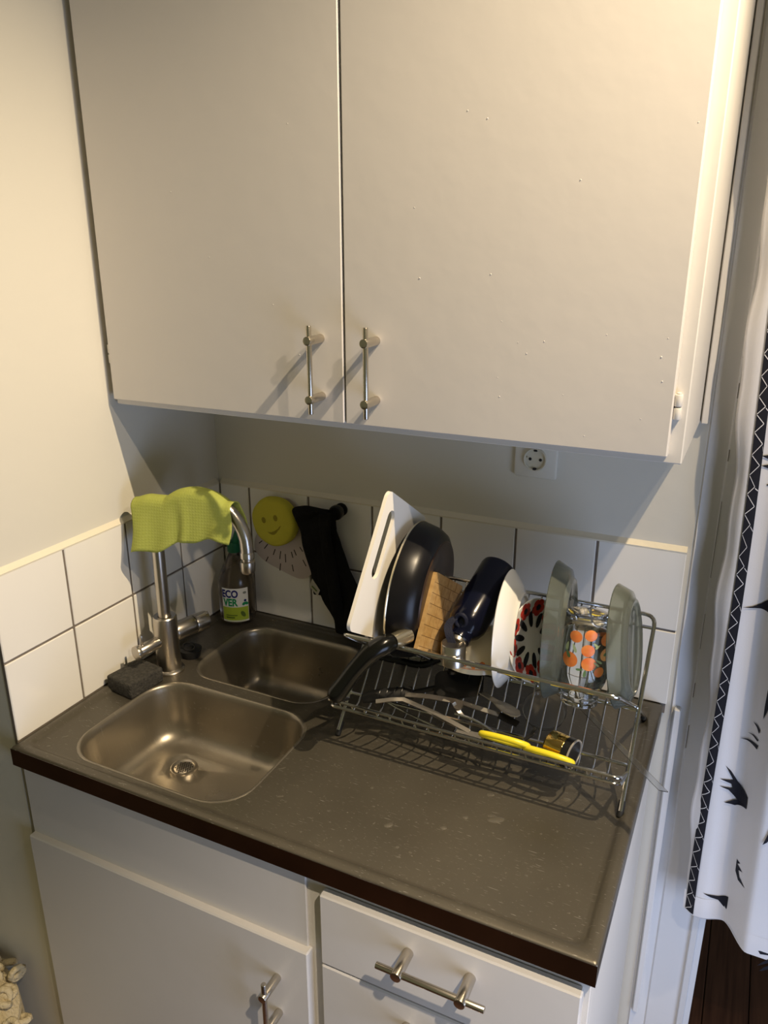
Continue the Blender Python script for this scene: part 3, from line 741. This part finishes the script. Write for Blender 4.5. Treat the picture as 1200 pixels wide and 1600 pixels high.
# wooden board
wd_ = thing('wooden_board', 'small light wooden chopping board leaning beside the frying pan', 'cutting board', (.62, -.25, .14))
FBw = Vector((.6235, -.322, .182)); FTw = Vector((.6270, -.248, .2965)); dw = Vector((.10, .84, -.53)).normalized()
f1 = (FTw-FBw); Lw = f1.length; f1.normalize(); f2 = (dw-f1*dw.dot(f1)).normalized()
MB().poly(rrect(0, Lw, 0, .118, .003, 3), FBw, f1, f2, .007).build('board', 'bamboo', wd_)
gl = MB(); nn_ = f1.cross(f2).normalized()
for k in range(7):
    t = .012+k*.018; a = FBw+f1*t+nn_*(-.0002); 
    gl.tube([a+f2*.001, a+f2*.117], .00035, 4)
    for q in range(3):
        b_ = FBw+f1*(t+.001)+f2*(.02+.035*q+(k % 2)*.017)+nn_*(-.0002); gl.tube([b_, b_+f1*.016], .0003, 4)
g_ = gl.build('glue_lines', 'glue', wd_); g_['kind'] = 'stuff'

# cream bowl upside down
bw = thing('cream_bowl', 'cream coloured bowl upside down with orange blossoms near its rim', 'bowl', (.675, -.215, .118))
MB().lathe([(0, .056), (.020, .056), (.022, .059), (.025, .059), (.027, .056), (.040, .049), (.050, .036), (.0565, .018), (.059, 0), (.0565, 0), (.052, .018), (.044, .034), (.030, .047), (0, .052)], (.692, -.224, .140), n=44).build('bowl_body', 'cream', bw)
for k, (a, z) in enumerate(((-1.30, .014), (-1.05, .018), (-.80, .013), (-1.55, .016), (-.5, .017))):
    r = .0590-.0025*(z/.018)+.0006; cxx = .692+r*math.cos(a); cyy = -.224+r*math.sin(a)
    MB().lathe([(0, .0006), (.0035 if k != 1 else .005, .0005), (.0035 if k != 1 else .005, -.003)], (cxx, cyy, .140+z), (math.cos(a), math.sin(a), .12), 7).build('blossom', 'orange', bw)
MB().lathe([(.0593, .0095), (.0597, .010), (.0593, .0105)], (.692, -.224, .140), n=44).build('rim_line', 'orange', bw)

# navy flask lying neck down with its steel cap on a strap
fk = thing('vacuum_flask', 'dark navy vacuum flask lying neck down with a webbing strap', 'flask', (.69, -.22, .17))
H_ = Vector((.708, -.160, .283)); L__ = Vector((.6885, -.262, .222)); axf = (L__-H_).normalized(); LL = (L__-H_).length
MB().lathe([(0, -.002), (.028, -.002), (.0318, .001), (.0330, .006), (.0330, LL-.012), (.0322, LL+.002), (.028, LL+.013), (.021, LL+.021), (.019, LL+.024), (.019, LL+.034), (0, LL+.034)], H_, axf, 48).build('flask_body', 'navy', fk)
nk = H_+axf*(LL+.030)
MB().cyl(nk, nk+axf*.012, .0165, 28, bev=.001).build('flask_neck', 'steel', fk)
cpos = Vector((.684, -.3135, 0))
cap = MB().lathe([(0, .1735), (.0190, .1735), (.0200, .1745), (.0200, .2085), (.0190, .2100), (.0180, .2100), (.0175, .2090), (0, .2090)], (cpos.x, cpos.y, 0), n=40).build('flask_cap', 'steel', fk)
st = spl([(.681, -.3135, .2085), (.674, -.309, .2200), (.669, -.300, .2310), (.676, -.290, .2420), (.685, -.282, .2390)], 5)
stm = MB(); vs = []; 
for p in st:
    for dx, dy in ((-.0065, -.0012), (.0065, .0012), (.0065, .0030), (-.0065, .0006)): vs.append((p[0]+dx, p[1]+dy, p[2]))
m = len(st); stm.add(vs, [[i*4+k, i*4+(k+1) % 4, (i+1)*4+(k+1) % 4, (i+1)*4+k] for i in range(m-1) for k in range(4)]+[[0, 1, 2, 3], [(m-1)*4+k for k in range(4)]])
stm.build('strap', 'strap', fk)
MB().tube([(.686+.009*math.cos(a), -.288, .238+.011*math.sin(a)) for a in [2*PI*k/20 for k in range(20)]], .0035, 8, closed=True).build('strap_loop', 'strap', fk)

# white plate
wp = MB().lathe(plate_prof(.0985, .024), Vector((.7433, -.226, .2087))+Vector((.998, .066, .025))*.024, Vector((-.998, -.066, -.025)), 64).build('white_plate', 'china', base=(.75, -.226, .09), angle=50)
tag(wp, 'plain white plate standing between the navy flask and the poppy plate', 'plate')
# poppy plate: red flowers round its face
pp = thing('poppy_plate', 'small white plate printed with red poppies behind the plain white plate', 'plate', (.79, -.225, .11))
pax = Vector((.90, -.359, .247)).normalized(); Rq = .0690; po = Vector((.7925, -.226, .1975))-pax*.010
MB().lathe(plate_prof(Rq, .013), po, pax, 56).build('plate_body', 'china', pp, angle=50)
pu = (Vector((0, 0, 1))-pax*pax.z).normalized(); pw = pax.cross(pu)
def prof_h(r): return .0047 if r < .6*Rq else .0047+(r-.6*Rq)/(.4*Rq)*(.0090)
def onplate(a, r, d=.0009): return po+pu*math.cos(a)*r+pw*math.sin(a)*r+pax*(prof_h(r)+d)
def flower(a, r, s):
    fl = MB(); cen = (math.cos(a)*r, math.sin(a)*r); n = 40; ring = []
    for k in range(n):
        t = 2*PI*k/n; rr = s*(.80+.20*abs(math.sin(2.5*t+.4))**.6*1.0); x, y = cen[0]+rr*math.cos(t), cen[1]+rr*math.sin(t)
        ring.append(onplate(math.atan2(y, x), math.hypot(x, y)))
    fl.add([onplate(a, r, .0012)]+ring, [[0, 1+k, 1+(k+1) % n] for k in range(n)]); f = fl.build('poppy_flower', 'red', pp)
    rg = MB(); rg.add([onplate(a, r, .0018)]+[onplate(math.atan2(cen[1]+s*.36*math.sin(t)*(1+.25*math.sin(7*t)), cen[0]+s*.36*math.cos(t)*(1+.25*math.sin(7*t))), math.hypot(cen[0]+s*.36*math.cos(t), cen[1]+s*.36*math.sin(t)), .0015) for t in [2*PI*k/18 for k in range(18)]], [[0, 1+k, 1+(k+1) % 18] for k in range(18)])
    rg.build('poppy_centre', 'print', f)
for k in range(10):
    a = 2*PI*k/10+.22; flower(a, Rq*.78, .0148)
    a2 = a+.31; lf_ = MB(); c_ = Vector((math.cos(a2), math.sin(a2))); q = Vector((-c_.y, c_.x)); pts = []
    for t in range(12):
        tt = 2*PI*t/12; v = c_*(Rq*.50+.0135*math.cos(tt))+q*.0055*math.sin(tt); pts.append(onplate(math.atan2(v.y, v.x), v.length, .0010))
    lf_.add(pts, [list(range(12))]).build('poppy_seedpod', 'print', pp)
    sm_ = MB().tube([onplate(a2, Rq*.62), onplate(a2-.05, Rq*.72), onplate(a2-.16, Rq*.80)], .0005, 4).build('poppy_stem', 'print', pp)

# grey-green glass plates
g1 = MB().lathe(plate_prof(.1115, .026, .0034, .76), Vector((.8185, -.220, .2217))+Vector((.996, .08, .031))*.026, Vector((-.996, -.08, -.031)), 64).build('glass_plate', 'smoked', base=(.835, -.222, .09), angle=60)
tag(g1, 'larger grey-green glass plate standing left of the fruit jar', 'plate')
g2 = MB().lathe(plate_prof(.0975, .024, .0034, .76), Vector((.9231, -.220, .2151))+Vector((.989, .003, .148))*.024, Vector((-.989, -.003, -.148)), 64).build('glass_plate', 'smoked', base=(.93, -.215, .09), angle=60)
tag(g2, 'smaller grey-green glass plate at the right end of the rack', 'plate')

# glass jar printed with fruit, upside down
jr = thing('fruit_jar', 'clear glass jar printed with orange fruit standing upside down in the rack', 'jar', (.874, -.245, .13))
JC = Vector((.8800, -.2760, .135)); jax = Vector((.0, .12, 1)).normalized(); JR = .0395
jp_ = [(.0270, .000), (.0282, .001), (.0282, .006), (.0272, .008), (.0286, .010), (.0286, .014), (.0272, .016), (.0286, .018), (.0285, .023), (.0325, .030), (.0365, .040), (JR, .054), (JR, .126), (.0375, .138), (.0315, .1455), (.0150, .1485), (0, .148),
       (0, .1440), (.014, .1445), (.0295, .1425), (.0352, .136), (.0372, .124), (.0372, .055), (.0342, .042), (.0285, .032), (.0258, .024), (.0252, .001)]
MB().lathe(jp_, JC, jax, 56).build('jar_body', 'glass', jr, angle=50)
ju = (Vector((0, -1, 0))-jax*Vector((0, -1, 0)).dot(jax)).normalized(); jw = jax.cross(ju)
def onjar(a, h, d=.0004):
    r = JR+d if .054 <= h <= .128 else (.031+(h-.030)*.31+d if h < .054 else JR-.0020*((h-.128)/.011)+d)
    return JC+jax*h+(ju*math.cos(a)+jw*math.sin(a))*r
def fruit(a, h, s, m, nm='fruit_print'):
    n = 20; ring = [onjar(a+s*math.cos(t)/JR, h+s*.95*math.sin(t)) for t in [2*PI*k/n for k in range(n)]]
    mid = [onjar(a+s*.5*math.cos(t)/JR, h+s*.5*math.sin(t), .0006) for t in [2*PI*k/n for k in range(n)]]
    MB().add([onjar(a, h, .0007)]+mid+ring, [[0, 1+k, 1+(k+1) % n] for k in range(n)]+[[1+k, 1+(k+1) % n, 1+n+(k+1) % n, 1+n+k] for k in range(n)]).build(nm, m, jr)
def jleaf(a, h, l, w_, rot, m='leaf'):
    n = 12; ring = []
    for k in range(n):
        t = 2*PI*k/n; x, y = l*math.cos(t), w_*math.sin(t)*(1-.4*math.cos(t)); ring.append(onjar(a+(x*math.cos(rot)-y*math.sin(rot))/JR, h+x*math.sin(rot)+y*math.cos(rot), .0010))
    MB().add(ring, [list(range(n))]).build('leaf_print', m, jr)
# angles measured round the jar from its front; the side seen from the room
for a, h, s, m in ((-.21, .119, .0098, 'peach'), (.34, .124, .0092, 'peach'), (1.02, .117, .0108, 'peach'), (.29, .100, .0100, 'peach'), (1.06, .093, .0110, 'peach2'), (-.38, .081, .0128, 'peach'), (.37, .079, .0112, 'peach'), (.82, .066, .0085, 'peach'), (1.55, .072, .0120, 'peach'), (-1.2, .112, .009, 'peach'), (-1.7, .085, .010, 'peach'), (2.2, .11, .009, 'peach'), (2.8, .085, .010, 'peach2'), (3.4, .115, .009, 'peach')):
    fruit(a, h, s, m)
for a, h, l, w_, r, m in ((.64, .107, .0050, .0018, .7, 'leafpale'), (.54, .110, .0045, .0017, 2.4, 'leafpale'), (1.06, .095, .0062, .0024, .5, 'leaf'), (-.22, .101, .0075, .0024, 2.0, 'leafpale'), (-.52, .101, .0075, .0026, 1.4, 'leafpale'), (-.46, .090, .0070, .0028, 2.1, 'leaf'), (.75, .083, .0065, .0017, 2.6, 'leafpale'), (.66, .079, .006, .0015, 2.5, 'leafpale'), (.25, .064, .0060, .0022, 1.5, 'leaf'), (.05, .069, .0055, .0018, .1, 'leaf')):
    jleaf(a, h, l, w_, r, m)

# ================================================================ UTENSILS IN THE FRONT TRAY
def P3(x, y, z): return (x, y, z)
# black spatula, blade towards the middle
sp = thing('black_spatula', 'black nylon spatula with a thick ridged handle lying in the rack tray', 'spatula', (.58, -.26, .07))
hh = spl([(.522, -.318, .066, .008), (.545, -.308, .072, .0115), (.575, -.298, .077, .0120), (.603, -.286, .082, .0105)], 5)
MB().tube([p[:3] for p in hh], [p[3] for p in hh], 14).build('grip', 'blackmatt', sp)
for k in range(4):
    q = Vector((.552, -.3055, .0735)).lerp(Vector((.588, -.2925, .0795)), k/3)
    MB().tube([q+Vector((0, .0122*math.cos(a), .0122*math.sin(a))) for a in [2*PI*t/16 for t in range(16)]], .0012, 6, closed=True).build('grip_rib', 'black', sp)
MB().cyl((.603, -.286, .082), (.640, -.268, .092), .0045, 12).build('neck', 'black', sp)
MB().poly(rrect(0, .085, -.026, .026, .010, 5), (.636, -.270, .0925), (.90, .36, .18), (-.2, .70, .66), .003).build('blade', 'black', sp)
# second dark utensil behind
s2 = thing('black_ladle', 'black plastic ladle lying at the back of the rack tray', 'ladle', (.57, -.22, .10))
MB().tube([p[:3] for p in spl([(.512, -.245, .110, 0), (.560, -.243, .110, 0), (.605, -.241, .113, 0), (.645, -.238, .142, 0)], 4)], .0062, 12).build('handle', 'bake', s2)
MB().lathe([(0, 0), (.015, .002), (.026, .010), (.030, .020), (.0285, .020), (.0245, .011), (.014, .004), (0, .0025)], (.672, -.236, .140), (.35, -.2, -1), 28).build('bowl', 'bake', s2)
# grey serving spoon
gs = thing('grey_spoon', 'long grey nylon spoon lying diagonally under the upper basket', 'spoon', (.70, -.22, .07))
a_ = Vector((.650, -.222, .094)); b_ = Vector((.790, -.292, .092)); dd = (b_-a_).normalized(); sd = Vector((0, 0, 1)).cross(dd).normalized()
ow = [(0, .0062), (.02, .0072), (.05, .0062), (.085, .0045), (.105, .0050), (.118, .0095), (.135, .0120), (.150, .0105), (.158, .0040)]
MB().poly([(x, w_) for x, w_ in ow]+[(x, -w_) for x, w_ in ow[::-1]], a_, dd, Vector((0, 0, 1)).cross(dd), .0022).build('spoon_body', 'grey_plastic', gs)
# steel can opener: two flat handles and a butterfly key
co = thing('can_opener', 'steel can opener with two long flat arms lying in the rack tray', 'can opener', (.64, -.31, .07))
def bar(pts, w_, t_, m, parent, nm):
    mb = MB(); vs = []
    for i, p in enumerate(pts):
        p = Vector(p); d = (Vector(pts[min(i+1, len(pts)-1)])-Vector(pts[max(i-1, 0)])).normalized(); s_ = d.cross(Vector((0, -.5, .85))).normalized(); n_ = s_.cross(d)
        for a, b in ((-1, -1), (1, -1), (1, 1), (-1, 1)): vs.append(p+s_*w_/2*a+n_*t_/2*b)
    m_ = len(pts); mb.add(vs, [[i*4+k, i*4+(k+1) % 4, (i+1)*4+(k+1) % 4, (i+1)*4+k] for i in range(m_-1) for k in range(4)]+[[0, 1, 2, 3], [(m_-1)*4+k for k in range(4)]])
    return mb.build(nm, m, parent)
bar([(.555, -.333, .078), (.580, -.325, .084), (.600, -.320, .087), (.660, -.322, .078), (.722, -.330, .066)], .007, .002, 'steel', co, 'arm')
bar([(.600, -.312, .092), (.640, -.302, .093), (.682, -.292, .090), (.694, -.291, .088)], .008, .002, 'steel', co, 'arm')
MB().lathe([(0, 0), (.008, 0), (.008, .004), (0, .004)], (.690, -.297, .086), (0, -.5, .8), 18).build('wheel', 'steel', co)
bar([(.682, -.300, .092), (.690, -.300, .080), (.700, -.304, .074)], .006, .003, 'steel', co, 'key')
# steel whisk-like tongs
tn = thing('steel_tongs', 'thin bent steel wire tongs under the can opener', 'tongs', (.66, -.33, .06))
MB().tube(spl([(.560, -.318, .074), (.620, -.330, .067), (.690, -.338, .060), (.735, -.340, .058), (.745, -.333, .060), (.735, -.326, .062), (.680, -.322, .066), (.640, -.310, .068)], 5), .0016, 6).build('wire_arm', 'chrome', tn)
MB().tube(spl([(.690, -.315, .082), (.720, -.312, .078), (.752, -.318, .072), (.766, -.328, .068)], 5), .0022, 8).build('wire_arm', 'chrome', tn)
# dark handled steel peeler behind
pe = thing('peeler', 'steel peeler with a long flat handle lying behind the can opener', 'peeler', (.72, -.29, .08))
bar([(.690, -.286, .086), (.725, -.284, .082), (.758, -.282, .078)], .0075, .003, 'dull_chrome', pe, 'handle')
bar([(.756, -.284, .079), (.772, -.286, .077), (.790, -.290, .075)], .011, .003, 'black', pe, 'head')
# yellow handled scissors, rings seen nearly edge-on
sc = thing('scissors', 'kitchen scissors with yellow ring handles lying along the front of the tray', 'scissors', (.80, -.345, .06))
def ringh(c, l, h, rot):
    d1 = Vector((.985, rot, -.02)).normalized(); d2 = Vector((0, -.70, .72)); pts = []
    for k in range(28):
        t = 2*PI*k/28; pts.append(Vector(c)+d1*l*math.cos(t)*(1)+d2*h*math.sin(t)*(1+.15*math.cos(t)))
    return MB().tube(pts, .0048, 10, closed=True)
ringh((.782, -.338, .074), .038, .0125, .02).build('ring_handle', 'yellow', sc, angle=70)
ringh((.853, -.340, .069), .037, .0125, -.05).build('ring_handle', 'yellow', sc, angle=70)
bar([(.700, -.333, .062), (.725, -.334, .064), (.748, -.335, .068)], .010, .002, 'steel', sc, 'blade')
bar([(.812, -.330, .078), (.820, -.322, .084), (.824, -.312, .092)], .005, .003, 'black', sc, 'pivot_tab')
# brass cup lying on its side with a black band
cu = thing('brass_measuring_cup', 'shiny brass cup with a black band lying in the right of the tray', 'cup', (.868, -.305, .06))
ca = Vector((.93, -.28, -.02)).normalized(); c0 = Vector((.845, -.308, .0685))
MB().lathe([(0, .001), (.019, 0), (.0222, .003), (.0232, .012), (.0232, .030), (.0220, .032)], c0, ca, 40).build('cup_body', 'gold', cu)
MB().lathe([(.0222, .031), (.0240, .032), (.0240, .042), (.0215, .043)], c0, ca, 40).build('cup_band', 'black', cu)
MB().lathe([(.0225, .0425), (.0246, .0432), (.0246, .0452), (.0222, .0455), (.0215, .0440)], c0, ca, 40).build('cup_rim', 'grey_plastic', cu)
MB().lathe([(.0220, .0440), (0, .0436)], c0, ca, 40).build('cup_end', 'black', cu)
# clear plastic strip poking out to the right
sr = MB(); a_ = Vector((.838, -.233, .133)); b_ = Vector((1.026, -.392, .098)); dd = (b_-a_).normalized(); ss_ = dd.cross(Vector((0, 0, 1))).normalized()
sr.poly([(0, -.005), (0, .005), (.243, .005), (.250, -.005)], a_, dd, ss_, .0012)
s_ = sr.build('clear_strip', 'film', base=(.93, -.31, .10)); tag(s_, 'clear plastic strip poking out of the right side of the rack', 'plastic strip')
cf = thing('clear_dish', 'small clear plastic dish lying below the glass jar', 'dish', (.83, -.20, .06))
MB().lathe([(0, .001), (.030, 0), (.034, .002), (.036, .012), (.037, .012), (.035, .001), (.031, -.0012), (0, -.0005)], (.815, -.215, .060), (.1, -.45, .9), 36).build('dish_body', 'film', cf)

# ================================================================ CURTAIN
def xe(z): return 1.045+(0.511-z)*.032
def cy(x, z):
    s = x-xe(z)
    f = -.045-.012*sm(0, .02, s)+.012*sm(.03, .07, s)
    f -= .06*sm(.07, .115, s)*(1-.9*sm(.19, .27, s))
    f -= .05*sm(.30, .36, s)*(1-sm(.42, .5, s))
    return f
ZB, ZTOP = -.402, 1.30
cn = thing('curtain', 'white cotton curtain with black leaf prints and a zigzag border hanging in the doorway', 'curtain', (1.30, -.06, ZB))
def cf_(u, v):
    z = ZB+(ZTOP-ZB)*v; s = .62*u; w_ = .0007*math.sin(z*38+3*u) + .0006*math.sin(z*9+s*20)
    return (xe(z)+s+(.004*math.sin(z*16+1)+.002*math.sin(z*43))*(1-sm(0, .03, s)), cy(xe(z)+s, z)+w_*sm(.02, .07, s), z-.004*math.sin(s*40)*(1-v))
MB().grid(cf_, 150, 90).build('fabric', 'curtain', cn, angle=80, solid=.0011)
# stitched hem at the bottom
MB().grid(lambda u, v: (xe(ZB+.045*v)+.62*u, cy(xe(ZB+.045*v)+.62*u, ZB+.045*v)-.0016-.0012*math.sin(PI*v), ZB-.001+.045*v), 150, 4).build('bottom_hem', 'curtain', cn, angle=80)
# zigzag border
def hemw(z): return .004+.021*sm(-.45, .45, z)
def zb(u, v, lo, hi, d=.0015):
    z = lo+(hi-lo)*v; x = xe(z)+hemw(z)-.0+.0155*u; return (x, cy(x, z)-d-.0014, z)
MB().grid(lambda u, v: zb(u, v, ZB+.002, ZTOP), 4, 160).build('border_band', 'print', cn, angle=80)
zz = MB(); z = ZB+.004; k = 0
random.seed(3)
def ribbon(p, q, w_=.0009):
    (u0, z0), (u1, z1) = p, q; n = 4; vs = []; fs = []
    for i in range(n+1):
        t = i/n; u = u0+(u1-u0)*t; zz_ = z0+(z1-z0)*t
        for dz in (-w_, w_):
            x = xe(zz_)+hemw(zz_)+.0155*u; vs.append((x, cy(x, zz_)-.0038, zz_+dz))
    for i in range(n): fs.append([2*i, 2*i+1, 2*i+3, 2*i+2])
    zz.add(vs, fs)
while z < 1.2:
    h1, h2 = random.uniform(.012, .018), random.uniform(.012, .020)
    m1 = random.uniform(.62, .85)
    ribbon((.03, z), (m1, z+h1)); ribbon((m1, z+h1), (.05, z+h1+h2))
    if k % 2: ribbon((.98, z+.006), (m1+.04, z+h1*.8))
    k += 1
    z += h1+h2+.0015
z_ = zz.build('zigzag_lines', 'curtain', cn); z_['kind'] = 'stuff'
PR = [
 [(1.107, -0.06), (1.117, -0.071), (1.13, -0.091), (1.149, -0.11), (1.15, -0.134), (1.132, -0.142), (1.114, -0.138), (1.134, -0.129), (1.118, -0.111), (1.102, -0.103), (1.124, -0.107), (1.121, -0.098), (1.101, -0.088), (1.123, -0.09)],
 [(1.137, 0.037), (1.144, 0.037), (1.149, 0.033), (1.148, 0.025), (1.144, 0.032)],
 [(1.132, 0.011), (1.142, 0.014), (1.149, 0.013), (1.148, 0.009), (1.141, 0.011)],
 [(1.122, -0.003), (1.138, -0.001), (1.15, 0.003), (1.149, -0.006), (1.137, -0.005)],
 [(1.092, 0.245), (1.107, 0.248), (1.119, 0.254), (1.128, 0.263), (1.134, 0.269), (1.138, 0.242), (1.131, 0.242), (1.12, 0.245), (1.108, 0.245)],
 [(1.105, -0.344), (1.131, -0.348), (1.148, -0.343), (1.149, -0.373), (1.142, -0.369), (1.132, -0.357), (1.119, -0.352)],
 [(1.15, -0.248), (1.156, -0.248), (1.152, -0.256), (1.161, -0.258), (1.155, -0.265), (1.158, -0.275), (1.168, -0.28), (1.157, -0.285), (1.151, -0.274)],
 [(1.206, -0.388), (1.222, -0.382), (1.232, -0.383), (1.233, -0.393), (1.223, -0.391), (1.21, -0.394)],
 [(1.209, -0.422), (1.216, -0.41), (1.224, -0.4), (1.231, -0.395), (1.225, -0.408), (1.216, -0.416)],
 [(1.214, -0.432), (1.22, -0.42), (1.226, -0.414), (1.233, -0.407), (1.228, -0.421), (1.219, -0.429)],
 [(1.084, 0.502), (1.093, 0.503), (1.099, 0.504), (1.1, 0.495), (1.094, 0.497)],
 [(1.086, 0.486), (1.095, 0.488), (1.101, 0.49), (1.103, 0.479), (1.096, 0.482)],
 [(1.097, 0.455), (1.101, 0.458), (1.105, 0.461), (1.107, 0.452)],
 [(1.181, -0.163), (1.184, -0.149), (1.188, -0.13), (1.191, -0.122), (1.192, -0.144), (1.187, -0.156)],
 [(1.15, 0.058), (1.149, 0.082), (1.149, 0.116), (1.154, 0.138), (1.156, 0.102), (1.153, 0.075)],
]
for P_ in PR:
    bm = bmesh.new(); f = bm.faces.new([bm.verts.new((x, 0, z)) for x, z in P_])
    f.normal_update(); bmesh.ops.triangulate(bm, faces=[f], ngon_method='EAR_CLIP'); bmesh.ops.subdivide_edges(bm, edges=[e for e in bm.edges if e.calc_length() > .008], cuts=3, use_grid_fill=True)
    bmesh.ops.triangulate(bm, faces=bm.faces[:])
    for v in bm.verts: v.co.y = cy(v.co.x, v.co.z)-.0026
    MB().bm(bm).build('leaf_print', 'print', cn)
struct_rod = MB().cyl((1.02, -.05, 1.315), (2.0, -.05, 1.315), .011, 18, bev=.002)
r_ = struct_rod.build('curtain_rod', 'steel', base=(1.5, -.05, 1.315)); tag(r_, 'steel curtain rod above the doorway carrying the white curtain', 'rod')

# ================================================================ BOUCLE POUF at the lower left
pf = thing('boucle_pouf', 'beige looped yarn pouf at the lower left corner in front of the wall', 'pouf', (-.17, -.79, -.90))
MB().lathe([(0, 0), (.15, 0), (.175, .02), (.185, .20), (.178, .33), (.15, .365), (0, .375)], (-.17, -.79, -.8995), n=36).build('pouf_body', 'boucle', pf)
lp = MB(); random.seed(11)
for k in range(260):
    a = random.uniform(0, 2*PI); r = .19*math.sqrt(random.uniform(0, 1)); hh_ = .372-.03*(r/.19)**4 if r < .165 else random.uniform(.20, .36)
    if r >= .165: r = .181
    c = Vector((-.17+r*math.cos(a), -.79+r*math.sin(a), -.8995+hh_)); t1 = Vector((random.gauss(0, 1), random.gauss(0, 1), random.gauss(0, .6))).normalized(); t2 = t1.cross(Vector((random.gauss(0, 1), random.gauss(0, 1), random.gauss(0, 1)))).normalized()
    lp.tube([c+t1*.013*math.cos(q)+t2*.013*math.sin(q) for q in [2*PI*i/9 for i in range(9)]], .0065, 6, closed=True)
l_ = lp.build('yarn_loops', 'boucle', pf, angle=80); l_['kind'] = 'stuff'
